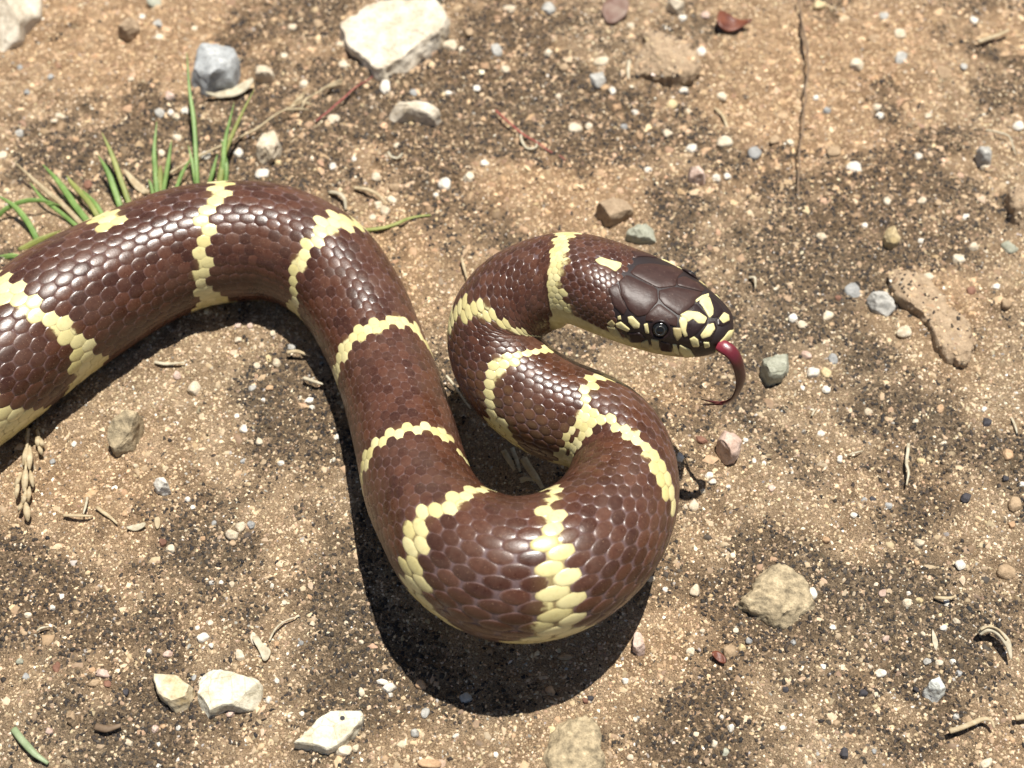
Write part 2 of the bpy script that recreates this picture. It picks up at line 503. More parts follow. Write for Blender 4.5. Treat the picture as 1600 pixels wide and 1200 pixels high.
CC = full[:, :3]; CR = full[:, 3]; CROLL = full[:, 4]
LEN = SS[-1]
TT = np.gradient(CC, axis=0); TT /= np.linalg.norm(TT, axis=1)[:, None]
ZZ = np.array([0, 0, 1.0])
UU = ZZ[None]-(TT@ZZ)[:, None]*TT; UU /= np.linalg.norm(UU, axis=1)[:, None]
RT = np.cross(TT, UU)          # snake's right
cr, sr = np.cos(CROLL)[:, None], np.sin(CROLL)[:, None]
UU, RT = UU*cr+RT*sr*-1, RT*cr+UU*sr      # positive roll lifts the right flank
D = (LEN-SS)                   # distance to the snout
fr = D/HL
HS = 0.001*depth_of((hb+ht)/2)/0.309
hw_t = [0, .012, .04, .09, .16, .28, .42, .58, .75, .90, 1.05, 1.25]
W = np.interp(fr, hw_t, np.array([0.2, 2.4, 4.1, 5.4, 6.6, 8.2, 9.8, 10.8, 11.2, 11.1, 10.9, 10.9])*HS)
HU = np.interp(fr, hw_t, np.array([0.2, 1.4, 2.5, 3.5, 4.4, 5.6, 6.8, 7.7, 8.5, 9.3, 10.0, 10.4])*HS)
HDn = np.interp(fr, hw_t, np.array([0.2, 2.3, 4.5, 6.3, 7.4, 8.0, 7.9, 7.7, 7.8, 8.4, 9.0, 9.6])*HS)
bl = np.clip((fr-1.0)/0.35, 0, 1); bl = bl*bl*(3-2*bl)
W = W*(1-bl)+CR*bl; HU = HU*(1-bl)+CR*bl; HDn = HDn*(1-bl)+CR*bl
W[fr > 1.25] = CR[fr > 1.25]; HU[fr > 1.25] = CR[fr > 1.25]; HDn[fr > 1.25] = CR[fr > 1.25]
EX = np.interp(fr, [0, .3, .9, 1.3], [2.2, 2.7, 2.5, 2.0])
# tail end closes
tf = np.clip(SS/0.006, 0, 1)**0.5
W = W*tf; HU = HU*tf; HDn = HDn*tf
def smooth1(a, n): return smooth(a[:, None], n)[:, 0]
W = np.maximum(smooth1(W, 3), 2e-4); HU = np.maximum(smooth1(HU, 3), 2e-4); HDn = np.maximum(smooth1(HDn, 3), 2e-4)

def gi(A, s):
    f = np.clip(np.asarray(s)/STEP, 0, len(SS)-1.001)
    i = f.astype(int); w = f-i
    if A.ndim == 2: w = w[..., None]
    return A[i]*(1-w)+A[i+1]*w

def surf(s, th):
    s = np.asarray(s, float); th = np.asarray(th, float)
    c = gi(CC, s); u = gi(UU, s); r = gi(RT, s)
    w = gi(W, s); hu = gi(HU, s); hd = gi(HDn, s); ex = gi(EX, s)
    x = np.sin(th); y = np.cos(th)
    k = (np.abs(x)**ex+np.abs(y)**ex)**(-1/ex)
    x = x*k; y = y*k
    yb = np.where(y < -0.55, -0.55-0.30*np.tanh((-y-0.55)/0.30), y)
    yy = np.where(y > 0, y*hu, yb*hd)
    return c+u*yy[..., None]+r*(x*w)[..., None]

def surf_n(s, th):
    e = 4e-4; a = 0.02
    ds = surf(s+e, th)-surf(s-e, th); dt = surf(s, th+a)-surf(s, th-a)
    n = np.cross(dt, ds)
    n /= np.maximum(np.linalg.norm(n, axis=-1), 1e-12)[..., None]
    out = surf(s, th)-gi(CC, s)
    sg = np.sign((n*out).sum(-1)); sg[sg == 0] = 1
    return n*sg[..., None]

# ---- cream bands: pixel traces, each turned into s(theta) on the body
gs = np.arange(0.01, LEN-0.004, 0.0012); gt = np.radians(np.arange(-150, 151, 3.0))
BS, BT = np.meshgrid(gs, gt, indexing='ij')
BP = surf(BS, BT); BN = surf_n(BS.ravel(), BT.ravel()).reshape(BP.shape)
BPX = to_px(BP)
BF = ((CAM-BP)*BN).sum(-1) > 0
def s_near(ci):
    return SS[np.argmin(np.linalg.norm(CC-P3[ci], axis=1))]
def ci_of(u, v):
    return min(range(len(CTRL)), key=lambda i: (CTRL[i][0]-u)**2+(CTRL[i][1]-v)**2)
BANDS = []
def band(ctrl_uv, pts, wpx, lo_ext=True, hi_ext=True, sm=0.09):
    s0 = s_near(ci_of(*ctrl_uv))
    msk = (np.abs(BS-s0) < 0.034) & BF
    ii = np.argwhere(msk); px = BPX[msk]; sv = BS[msk]; tv = BT[msk]
    pts = np.array(pts, float); res = []
    for a, b in zip(pts[:-1], pts[1:]):
        n = max(2, int(np.linalg.norm(b-a)/5))
        for k in range(n):
            q = a+(b-a)*k/n
            d = ((px-q)**2).sum(1); j = np.argsort(d)[:4]; w = 1/(d[j]+4)
            res.append(((tv[j]*w).sum()/w.sum(), (sv[j]*w).sum()/w.sum()))
    res = np.array(res); res = res[np.argsort(res[:, 0])]
    tb = np.arange(res[0, 0], res[-1, 0]+0.05, 0.06); sb = []
    for t in tb:
        w = np.exp(-((res[:, 0]-t)/sm)**2)+1e-9
        sb.append((res[:, 1]*w).sum()/w.sum())
    sb = np.array(sb)
    ci = CTRL[ci_of(*ctrl_uv)]
    r = RR[ci_of(*ctrl_uv)]
    BANDS.append((tb, sb, wpx*0.59*r/ci[2], lo_ext, hi_ext))
band((57,516), [(5,448),(15,452),(40,477),(65,486),(87,505),(107,518),(122,538),(135,552),(138,572),(130,592)], 30, True, True)
band((108,478), [(182,338),(165,350),(158,362)], 34, True, False)
band((-40,600), [(-80,560),(-20,640),(12,690)], 44)
band((-180,690), [(-260,640),(-180,700),(-120,770)], 44)
band((-335,870), [(-415,855),(-370,862),(-335,872),(-290,890),(-255,905)], 40)
band((-390,1070), [(-462,1062),(-430,1066),(-390,1070),(-350,1078),(-322,1084)], 34)
band((-385,1270), [(-430,1262),(-405,1266),(-385,1270),(-360,1276),(-342,1282)], 26)
band((304,385), [(347,287),(335,315),(323,337),(320,360),(317,390),(315,415),(312,437),(322,455),(330,468)], 25)
band((510,418), [(547,345),(525,345),(502,357),(487,375),(477,397),(466,415),(460,435),(458,455),(462,470)], 21)
band((595,560), [(672,550),(660,525),(642,507),(620,502),(605,505),(580,510),(562,520),(545,537),(532,557),(527,575),(526,592)], 23)
band((640,709), [(727,720),(712,697),(695,680),(675,672),(655,670),(630,669),(605,680),(587,692),(575,710),(567,730),(564,748)], 21)
band((690,825), [(753,766),(728,772),(703,786),(677,797),(658,815),(650,843),(643,868),(642,893),(647,915),(660,936)], 27)
band((865,881), [(866,763),(865,782),(858,804),(861,833),(868,858),(868,893),(872,919),(880,947),(880,969),(868,990)], 28)
band((900,650), [(967,591),(945,586),(926,592),(918,610),(917,630),(912,646),(902,660),(891,675),(883,690)], 18, sm=0.14)
band((957,684), [(922,650),(940,652),(960,662),(977,675),(1000,687),(1015,712),(1030,730),(1042,755),(1049,775),(1054,795)], 27, True, False)
band((792,580), [(845,551),(825,549),(807,555),(790,562),(779,577),(768,590),(764,605),(763,620),(768,637),(774,655),(780,670),(790,687),(803,703)], 21)
band((784,487), [(699,505),(709,486),(724,482),(742,484),(761,483),(775,488),(791,493),(806,503),(817,514),(829,526),(842,537)], 16, sm=0.35)
band((880,440), [(892,357),(885,364),(877,376),(871,392),(867,407),(863,422),(861,436),(866,452),(868,471),(870,488)], 22)

def tint_at(s, th):
    t = np.zeros_like(s)
    for (tb, sb, w, lo, hi) in BANDS:
        c = np.interp(th, tb, sb)
        ww = w*(1+1.6*np.clip((np.abs(th)-1.35)/0.6, 0, 1.3))
        ok = np.ones_like(s, bool)
        if not lo: ok &= th > tb[0]-0.12
        if not hi: ok &= th < tb[-1]+0.12
        dd = np.abs(s-c)
        t = np.maximum(t, np.where(ok, np.clip((ww-dd)/0.0006+0.5, 0, 1), 0))
    # pale throat and belly
    return t

# ---- continuous body mesh
NTH = 56
ms = np.concatenate([np.arange(0.0, LEN-0.004, 0.0009), LEN-0.004+0.004*np.sin(np.linspace(0, math.pi/2, 12))])
mth = np.linspace(-math.pi, math.pi, NTH, endpoint=False)
A, B = np.meshgrid(ms, mth, indexing='ij')
V = surf(A.ravel(), B.ravel())
tt = tint_at(A.ravel(), B.ravel())
aB = np.abs(B.ravel()); dS = LEN-A.ravel()
belly = np.clip((aB-2.15)/0.12, 0, 1)
bn = noise2(A.ravel()/0.009, B.ravel()*1.5, 5)
tt = np.maximum(tt, belly*np.clip(0.75+1.2*bn, 0, 1))
throat = np.clip((aB-1.72)/0.08, 0, 1)*np.clip((dS-0.006)/0.004, 0, 1)*np.clip((0.044-dS)/0.003, 0, 1)
tt = np.maximum(np.maximum(tt, throat*2.0), belly*1.3)
headf = np.clip((HL*0.95-dS)/0.003, 0, 1)
i2 = np.arange(len(V)).reshape(len(ms), NTH)
Q = np.stack([i2[:-1, :], i2[1:, :], np.roll(i2, -1, 1)[1:, :], np.roll(i2, -1, 1)[:-1, :]], -1).reshape(-1, 4)[:, ::-1]
nV = len(V)
V = np.vstack([V, CC[0:1], CC[-1:]])
capT = np.array([(nV, i2[0, (k+1) % NTH], i2[0, k]) for k in range(NTH)])[:, ::-1]
capH = np.array([(nV+1, i2[-1, k], i2[-1, (k+1) % NTH]) for k in range(NTH)])[:, ::-1]
tt = np.append(tt, [0, 0.0]); headf = np.append(headf, [0, 1])
snake = empty('snake')
tag(snake, 'chocolate brown snake with cream yellow rings coiled on soil, head raised, tongue out', 'snake')
body_me = mesh_np('snake_body', V, [Q, capT, capH], True, {'tint': tt, 'head': headf})
body = link('body', body_me, M_SKIN, snake)
bvh = BVHTree.FromPolygons([tuple(p) for p in V], [tuple(q) for q in Q.tolist()]+[tuple(q) for q in capT.tolist()]+[tuple(q) for q in capH.tolist()])
HEADDIR = (ht-hb)/HL
HR = gi(RT, np.array([LEN-HL*0.4]))[0]; HUP = gi(UU, np.array([LEN-HL*0.4]))[0]

# ---- head shields, traced on the photo and laid on the head surface
camv = Vector(CAM)
def hit(u, v):
    d = Vector(ray(u, v)).normalized()
    l, n, i, dist = bvh.ray_cast(camv, d)
    if l is None: return None
    n = np.array(n); l = np.array(l)
    if np.dot(n, CAM-l) < 0: n = -n
    # only the head may be hit
    if np.dot(l-ht, HEADDIR) < -HL*1.6: return None
    return l, n
def zp(pts):      # coordinates in the enlarged head crop -> photo pixels
    return np.array([(820+x/3.6375, 330+y/3.6375) for x, y in pts])
def chaikin(p, n=1, k=0.22):
    for _ in range(n):
        q = np.roll(p, -1, 0)
        p = np.stack([p*(1-k)+q*k, p*k+q*(1-k)], 1).reshape(-1, 2)
    return p
def mirror(p): return p-2*np.dot(p-hb, HR)*HR
SHIELD_PX = []
def shield(name, pts, mat, h=0.00022, mir=False, shrink=1.025, label=None, rounds=2, center=None):
    P = chaikin(zp(pts), rounds, 0.10)
    # densify
    c = P.mean(0) if center is None else zp([center])[0]
    ring = [1.0, 0.985, 0.93, 0.6, 0.3]
    hs = [-0.25, 0.45, 0.85, 1.0, 1.0]
    rows = []; hv = []
    for f, hh in zip(ring, hs):
        row = []
        for q in P:
            e = c+(q-c)*f*shrink
            r = hit(*e); kk = 0
            while r is None and kk < 12:
                e = c+(e-c)*0.95; r = hit(*e); kk += 1
            if r is None: return None
            row.append(r[0]+r[1]*h*hh); hv.append(h*hh)
        rows.append(row)
    r = hit(*c)
    if r is None: return None
    cen = r[0]+r[1]*h
    n = len(P); vs_ = np.array([p for row in rows for p in row]+[cen])
    F = []; T3 = []
    for a in range(len(ring)-1):
        for k in range(n):
            F.append((a*n+k, a*n+(k+1) % n, (a+1)*n+(k+1) % n, (a+1)*n+k))
    for k in range(n): T3.append(((len(ring)-1)*n+k, (len(ring)-1)*n+(k+1) % n, len(vs_)-1))
    F = np.array(F)[:, ::-1]; T3 = np.array(T3)[:, ::-1]
    o = link(name, mesh_np(name, vs_, [F, T3]), mat, snake)
    if label: o['label'] = label
    SHIELD_PX.append(zp(pts))
    if mir:
        vm = np.array([mirror(p) for p in vs_])
        vm2 = []
        for p, hh in zip(vm, hv+[h]):
            l, nn, i, d = bvh.find_nearest(Vector(p))
            l = np.array(l); nn = np.array(nn)
            if np.dot(nn, l-(hb+HEADDIR*np.dot(l-hb, HEADDIR))) < 0: nn = -nn
            vm2.append(l+nn*hh)
        o2 = link(name, mesh_np(name, np.array(vm2), [F[:, ::-1], T3[:, ::-1]]), mat, snake)
        if label: o2['label'] = label
    return o
shield('parietal_shield', [(535,400),(580,362),(750,440),(757,512),(690,590),(640,600),(590,560),(550,480)], M_HEAD)
shield('parietal_shield', [(598,352),(640,305),(720,298),(872,322),(900,342),(866,378),(858,426),(757,438)], M_HEAD)
shield('frontal_shield', [(763,452),(852,431),(1012,462),(968,500),(965,525),(882,597),(792,533),(762,495)], M_HEAD)
shield('supraocular_shield', [(690,592),(762,523),(868,602),(862,656),(800,642),(735,628),(686,625)], M_HEAD)
shield('supraocular_shield', [(866,424),(866,385),(905,370),(985,408),(1022,445),(1008,459)], M_HEAD)
shield('temporal_shield', [(470,440),(530,412),(548,480),(580,555),(560,590),(505,540)], M_HEAD, mir=True)
# snout
shield('prefrontal_shield', [(880,604),(972,522),(1040,598),(1032,640),(985,690),(940,722),(905,700),(884,660)], M_HBLK, 0.00018)
shield('prefrontal_shield', [(976,512),(1046,478),(1105,525),(1128,560),(1108,602),(1062,606)], M_HBLK, 0.00018)
shield('yellow_snout_mark', [(880,588),(925,566),(990,574),(1037,606),(1022,640),(985,640),(955,612),(925,632),(905,610)], M_HYEL, 0.00022, center=(950,595))
shield('yellow_snout_mark', [(884,600),(925,600),(922,640),(915,680),(926,708),(908,714),(888,680),(876,625)], M_HYEL, 0.00023)
shield('yellow_snout_mark', [(970,505),(1005,480),(1045,468),(1045,488),(1000,500),(975,520)], M_HYEL, 0.00022)
shield('yellow_snout_mark', [(988,512),(1012,490),(1050,488),(1072,555),(1070,590),(1048,608),(1022,565)], M_HYEL, 0.00023)
shield('internasal_shield', [(985,715),(1040,630),(1082,625),(1092,665),(1060,735),(1010,740)], M_HBLK, 0.00018)
shield('internasal_shield', [(1092,612),(1128,565),(1165,585),(1172,630),(1125,655),(1095,650)], M_HBLK, 0.00018)
shield('yellow_snout_mark', [(995,705),(1038,645),(1072,635),(1082,668),(1052,712),(1008,725)], M_HYEL, 0.00022)
shield('yellow_snout_mark', [(1100,612),(1130,574),(1158,590),(1162,622),(1125,640)], M_HYEL, 0.00022)
shield('rostral_shield', [(1080,803),(1105,745),(1160,680),(1192,668),(1192,700),(1150,752),(1098,806)], M_HYEL, 0.00022)
shield('nasal_shield', [(935,725),(962,712),(985,730),(992,768),(955,770)], M_HYEL, 0.00025, True)
shield('nasal_shield', [(1014,742),(1046,744),(1052,768),(1022,776)], M_HYEL, 0.00025, True)
shield('nostril', [(990,742),(1008,742),(1012,768),(996,768)], M_HBLK, 0.0001, True)
shield('loreal_shield', [(840,662),(888,664),(892,712),(866,738),(846,702)], M_HTAN, 0.00022, True)
shield('upper_lip_shield', [(975,790),(1045,786),(1066,812),(1040,832),(1000,835)], M_HYEL, 0.00025, True)
shield('upper_lip_shield', [(880,757),(940,785),(966,826),(908,832),(878,792)], M_HYEL, 0.00025, True)
shield('upper_lip_shield', [(840,755),(862,757),(880,818),(846,800)], M_HYEL, 0.00025, True)
shield('upper_lip_shield', [(768,735),(830,755),(838,800),(772,792)], M_HBLK, 0.0002, True)
shield('upper_lip_shield', [(716,724),(762,732),(764,790),(728,782)], M_HTAN, 0.00025, True)
shield('upper_lip_shield', [(660,745),(698,728),(712,782),(658,770)], M_HTAN, 0.00025, True)
shield('upper_lip_shield', [(575,692),(650,690),(690,722),(650,745),(600,745)], M_HBLK, 0.0002, True)
shield('upper_lip_shield', [(462,650),(518,660),(565,732),(495,702)], M_HTAN, 0.00022, True)
shield('postocular_shield', [(676,642),(698,636),(708,696),(686,688)], M_HYEL, 0.00025, True)
shield('temporal_shield', [(585,602),(610,595),(654,640),(650,664),(620,664),(590,632)], M_HYEL, 0.00025, True)
shield('temporal_shield', [(516,640),(545,627),(598,670),(588,684),(522,656)], M_HYEL, 0.00025, True)
shield('temporal_shield', [(528,598),(544,592),(548,614),(530,616)], M_HYEL, 0.00022, True)
shield('temporal_shield', [(466,640),(495,615),(515,640),(505,660)], M_HTAN, 0.0002, True)
shield('yellow_brow_mark', [(872,318),(900,322),(940,352),(985,395),(940,372),(895,345)], M_HYEL, 0.00022)
shield('nape_mark', [(398,280),(430,262),(470,275),(550,295),(545,318),(515,345),(470,318),(425,305)], M_HYEL, 0.00022, rounds=1)

def uvsphere(c, ax, r, squash, n=20, m=12):
    ax = ax/np.linalg.norm(ax); t = np.cross(ax, ZZ); t /= np.linalg.norm(t); b = np.cross(ax, t)
    vv = []
    for i in range(m+1):
        a = math.pi*i/m
        for k in range(n):
            p = 2*math.pi*k/n
            vv.append(c+ax*math.cos(a)*r*squash+(t*math.cos(p)+b*math.sin(p))*math.sin(a)*r)
    F = [(i*n+k, i*n+(k+1) % n, (i+1)*n+(k+1) % n, (i+1)*n+k) for i in range(m) for k in range(n)]
    return np.array(vv), np.array(F)
def torus(c, ax, R, r, n=28, m=8):
    ax = ax/np.linalg.norm(ax); t = np.cross(ax, ZZ); t /= np.linalg.norm(t); b = np.cross(ax, t)
    vv = []
    for k in range(n):
        p = 2*math.pi*k/n; e = t*math.cos(p)+b*math.sin(p)
        for j in range(m):
            a = 2*math.pi*j/m
            vv.append(c+e*(R+r*math.cos(a))+ax*r*math.sin(a))
    F = [(k*m+j, ((k+1) % n)*m+j, ((k+1) % n)*m+(j+1) % m, k*m+(j+1) % m) for k in range(n) for j in range(m)]
    return np.array(vv), np.array(F)
er = hit(820+768/3.6375, 330+675/3.6375)
for side in (0, 1):
    c, n = er
    if side: c = mirror(c); n = mirror(hb+n)-hb
    vv, F = uvsphere(c-n*0.0009, n, 0.0019, 0.85)
    eye = link('eye', mesh_np('eye', vv, F), M_EYE, snake)
    vv, F = torus(c+n*0.00048, n, 0.00092, 0.00020)
    link('iris', mesh_np('iris', vv, F), M_IRIS, eye)
    vv, F = torus(c-n*0.0001, n, 0.0019, 0.0003)
    link('eye_rim', mesh_np('eye_rim', vv, F), M_HBLK, eye)

# ---- scales
def in_poly(pt, poly):
    x, y = pt; ins = False
    n = len(poly); j = n-1
    for i in range(n):
        if (poly[i][1] > y) != (poly[j][1] > y) and x < (poly[j][0]-poly[i][0])*(y-poly[i][1])/(poly[j][1]-poly[i][1])+poly[i][0]:
            ins = not ins
        j = i
    return ins
TMAX = math.radians(122)
rows_s = []; s = 0.004
cs = []; ct = []; cd = []; cw_ = []
S_SPLIT = LEN-HL*1.30
while s < LEN-HL*0.36:
    d = LEN-s
    nape = s > S_SPLIT
    k = np.interp(d/HL, [0.3, 0.9, 1.3, 1.31, 1.7, 2.6, 3.6, 5], [0.125, 0.135, 0.15, 0.18, 0.19, 0.225, 0.255, 0.27])
    step = k*gi(CR, np.array([s]))[0]
    nc = 33 if nape else 25
    dth = 2*TMAX/nc
    rows_s.append((s, step))
    for j in range(nc):
        cs.append(s+(0.5*step if j % 2 else 0)); ct.append(-TMAX+(j+0.5)*dth); cd.append(step); cw_.append(dth)
    s += step
cs = np.array(cs); ct = np.array(ct); cd = np.array(cd); cw_ = np.array(cw_)
cpos = surf(cs, ct); cpx = to_px(cpos); cn = surf_n(cs, ct)
keep = np.ones(len(cs), bool)
dsn = LEN-cs
# head: only behind the shields
xh = (cpos-ht)@HEADDIR
lat = np.abs((cpos-hb)@HR)
HLIM = -HL*0.84
for i in np.where(dsn < HL*1.25)[0]:
    lim = -HL*np.interp(abs(ct[i]), [0, 0.55, 0.9, 1.3, 1.7], [0.76, 0.76, 0.74, 0.68, 0.62])
    if xh[i] > lim: keep[i] = False
    elif np.dot(cn[i], CAM-cpos[i]) > 0 and any(in_poly(cpx[i], p) for p in SHIELD_PX): keep[i] = False
    elif abs(ct[i]) > 1.75 and dsn[i] < 0.043: keep[i] = False
keep &= ~((np.abs(ct) > 1.78) & (dsn < 0.043))
cs, ct, cd, cw_, cpos, cpx, cn = cs[keep], ct[keep], cd[keep], cw_[keep], cpos[keep], cpx[keep], cn[keep]
NS = len(cs)
# local stretch of the skin
e = cd*0.5
k_st = np.linalg.norm(surf(cs+e, ct)-surf(cs-e, ct), axis=1)/(2*e)
# template disc
NSEG = 14
ph = np.arange(NSEG)*2*math.pi/NSEG
rad = [1.06, 0.97, 0.80, 0.42]
hgt = [-0.55, 0.30, 0.72, 0.97]
Lh = cd*0.555*np.where(k_st < 1, np.clip(k_st, 0.35, 1)**-0.65, np.clip(k_st, 1, 1.9)**-0.30)*(1+0.05*rng.standard_normal(NS))
Wh = cw_*0.66*(1+0.04*rng.standard_normal(NS))
rz = rng.standard_normal(NS)*0.05
width_m = Wh*gi(W, cs)
H = np.clip(width_m*0.097, 0.00005, 0.0004)
a_all = []; b_all = []; h_all = []
for rr, hh in zip(rad, hgt):
    ca = np.cos(ph); sa = np.sin(ph)
    nexp = 2.5
    kk = (np.abs(ca)**nexp+np.abs(sa)**nexp)**(-1/nexp)
    a = ca*kk*rr; b = sa*kk*rr
    b = b*(1-0.16*np.clip(-a, 0, 1)**2)         # rounder, narrower free (tailward) end
    a_all.append(a); b_all.append(b); h_all.append(hh-0.28*a*(1 if rr < 1 else 0.6))
ta = np.concatenate(a_all+[[0]]); tb_ = np.concatenate(b_all+[[0]]); thh = np.concatenate(h_all+[[1.0]])
NVS = len(ta)
VS = cs[:, None]+Lh[:, None]*(ta[None]+rz[:, None]*tb_[None])
VT = ct[:, None]+Wh[:, None]*(tb_[None]-rz[:, None]*ta[None])
PT = surf(VS.ravel(), VT.ravel())
NN = surf_n(VS.ravel(), VT.ravel())
NNc = np.repeat(cn, NVS, 0)
NN = NN*0.5+NNc*0.5; NN /= np.linalg.norm(NN, axis=1)[:, None]
PT = (PT+NN*(H[:, None]*thh[None]).ravel()[:, None]).reshape(NS, NVS, 3)
ts = cs[:, None]+0.14*(VS-cs[:, None])+(rng.standard_normal(NS)*0.0002)[:, None]
tintv = tint_at(ts.ravel(), np.repeat(ct, NVS)).reshape(NS, NVS)
# brown flank scales of the inner coil have paler centres
s_a, s_b = s_near(ci_of(920,657)), s_near(ci_of(782,566))
fl = (cs > s_a) & (cs < s_b) & (ct < -0.55) & (tintv.mean(1) < 0.3)
cw = np.concatenate([np.full(NSEG, w) for w in (0, 0, 0.15, 0.36)]+[[0.4]])
tintv[fl] = np.maximum(tintv[fl], cw[None]*rng.uniform(0.2, 1.0, (fl.sum(), 1)))
edgev = np.tile(np.concatenate([np.full(NSEG, w) for w in (1.0, 0.6, 0, 0)]+[[0]]), (NS, 1))
rndv = np.repeat(rng.uniform(0, 1, NS), NVS).reshape(NS, NVS)
fq = []; ft = []
for r_ in range(len(rad)-1):
    for k in range(NSEG):
        fq.append((r_*NSEG+k, r_*NSEG+(k+1) % NSEG, (r_+1)*NSEG+(k+1) % NSEG, (r_+1)*NSEG+k))
for k in range(NSEG): ft.append(((len(rad)-1)*NSEG+k, (len(rad)-1)*NSEG+(k+1) % NSEG, NVS-1))
fq = np.array(fq); ft = np.array(ft)
# orientation check
v0 = PT[0]; nf = np.cross(v0[ft[0][1]]-v0[ft[0][0]], v0[ft[0][2]]-v0[ft[0][0]])
if np.dot(nf, cn[0]) < 0: fq = fq[:, ::-1]; ft = ft[:, ::-1]
# the 300 that show largest become parts of their own
o_px = to_px(PT[:, :NSEG, :])
xx, yy = o_px[..., 0], o_px[..., 1]
area = 0.5*np.abs((xx*np.roll(yy, -1, 1)-yy*np.roll(xx, -1, 1)).sum(1))
face = ((CAM-cpos)*cn).sum(1)/np.linalg.norm(CAM-cpos, axis=1)
vis = (face > 0.15) & (cpx[:, 0] > 8) & (cpx[:, 0] < 1592) & (cpx[:, 1] > 8) & (cpx[:, 1] < 1192)
for i in np.where(vis)[0]:
    d = cpos[i]+cn[i]*0.002-CAM; L = np.linalg.norm(d)
    l, n_, ii_, dist = bvh.ray_cast(camv, Vector(d/L))
    if l is not None and dist < L-0.004: vis[i] = False
order = np.argsort(-(area*vis))[:300]
big = np.zeros(NS, bool); big[order] = True
for i in order:
    me = mesh_np('scale', PT[i], [fq, ft], True, {'tint': tintv[i], 'rnd': rndv[i], 'edge': edgev[i]})
    link('scale', me, M_SCALE, snake)
rest = np.where(~big)[0]
off = (np.arange(len(rest))*NVS)[:, None, None]
me = mesh_np('small_scales', PT[rest].reshape(-1, 3), [(fq[None]+off).reshape(-1, 4), (ft[None]+off).reshape(-1, 3)], True,
             {'tint': tintv[rest].ravel(), 'rnd': rndv[rest].ravel(), 'edge': edgev[rest].ravel()})
tag(link('small_scales', me, M_SCALE, snake), kind='stuff')

# ---- belly scutes
bt = np.linspace(TMAX-0.03, 2*math.pi-TMAX+0.03, 15)
bpt = np.where(bt > math.pi, bt-2*math.pi, bt)
for i, (s, st) in enumerate(rows_s[::1]):
    if LEN-s < 0.043: break
    if i % 1: continue
    prof = [(-0.62, -0.5), (-0.55, 0.6), (-0.1, 0.9), (0.5, 0.3), (0.6, -0.3)]
    vv = []; tv = []
    for (a, h) in prof:
        sv = np.full(len(bt), s+a*st)
        edge = np.minimum(np.arange(15), np.arange(15)[::-1])
        hh = np.where(edge == 0, -0.5, h)
        p = surf(sv, bpt); n = surf_n(sv, bpt)
        vv.append(p+n*(hh*0.00022)[:, None])
        bandt = tint_at(np.full(15, s), bpt)
        patch = np.clip(0.78+1.3*noise2(np.full(15, s)/0.008, bt*2.0, 8), 0, 1)
        side = np.clip(1-edge/3.0, 0, 1)
        tv.append(np.maximum(bandt, patch*(1-0.75*side)))
    F = np.array([(r*15+k, r*15+k+1, (r+1)*15+k+1, (r+1)*15+k) for r in range(4) for k in range(14)])
    me = mesh_np('belly_scute', np.vstack(vv), F, True, {'tint': np.concatenate(tv), 'rnd': np.full(75, rng.uniform(0, 1))})
    link('belly_scute', me, M_SCALE, snake)

# ---- tubes, blades
def tube_mesh(name, P, R, n=8, flat=1.0, up=ZZ, attrs=None, smooth_=True):
    P = np.asarray(P, float); R = np.asarray(R, float)
    T = np.gradient(P, axis=0); T /= np.maximum(np.linalg.norm(T, axis=1), 1e-12)[:, None]
    S = np.cross(T, up); S /= np.maximum(np.linalg.norm(S, axis=1), 1e-9)[:, None]
    U_ = np.cross(S, T)
    a = np.arange(n)*2*math.pi/n
    vv = P[:, None]+S[:, None]*(np.cos(a)[None]*R[:, None])[..., None]+U_[:, None]*(np.sin(a)[None]*R[:, None]*flat)[..., None]
    m = len(P)
    ii = np.arange(m*n).reshape(m, n)
    F = np.stack([ii[:-1], np.roll(ii, -1, 1)[:-1], np.roll(ii, -1, 1)[1:], ii[1:]], -1).reshape(-1, 4)
    vv = np.vstack([vv.reshape(-1, 3), P[:1], P[-1:]])
    T3 = [(m*n, (k+1) % n, k) for k in range(n)]+[(m*n+1, (m-1)*n+k, (m-1)*n+(k+1) % n) for k in range(n)]
    return mesh_np(name, vv, [F, np.array(T3)], smooth_, attrs)

def path3(pts, zs, n=8):
    """pixel path with heights (mm) above the ground -> smooth 3D polyline"""
    P = []
    for (u, v), z in zip(pts, zs):
        p = at(u, v, z*.001)
        P.append(p)
    return catmull(np.array(P), n)

# tongue
def mat_tongue():
    N = NT('tongue_flesh')
    c = N.ramp(N.attr('along').outputs['Fac'], [(0.0, (0.24, 0.025, 0.04)), (0.13, (0.15, 0.015, 0.023)), (0.34, (0.05, 0.010, 0.011)), (0.66, (0.055, 0.014, 0.014)), (0.78, (0.16, 0.025, 0.03)), (1.0, (0.03, 0.012, 0.012))])
    N.l(c, N.b.inputs['Base Color'])
    N.b.inputs['Roughness'].default_value = 0.36
    N.b.inputs['Coat Weight'].default_value = 0.15
    N.b.inputs['Coat Roughness'].default_value = 0.12
    N.bump(N.noise(1500, 3, 0.6, N.obj()), 0.0001, 0.5)
    return N.m
M_TONGUE = mat_tongue()
tp = [(1122,538),(1132,543),(1143,551),(1152,566),(1157,587),(1156,602),(1148,619),(1138,627),(1127,630)]
tz = [43.5, 43.5, 43.0, 41, 36.5, 33, 28.0, 25.5, 24.0]
TP = path3(tp, tz, 6)
TR = np.interp(np.linspace(0, 1, len(TP)), [0, .1, .3, .5, .65, .8, 1], np.array([1.2, 1.45, 1.5, 1.4, 1.2, .85, .5])*.001)
tongue = link('tongue', tube_mesh('tongue', TP, TR, 12, 0.5, np.array([0.5, -0.6, 0.6]), {'along': np.append(np.repeat(np.linspace(0, .8, len(TP)), 12), [0, .8])}), M_TONGUE, snake)
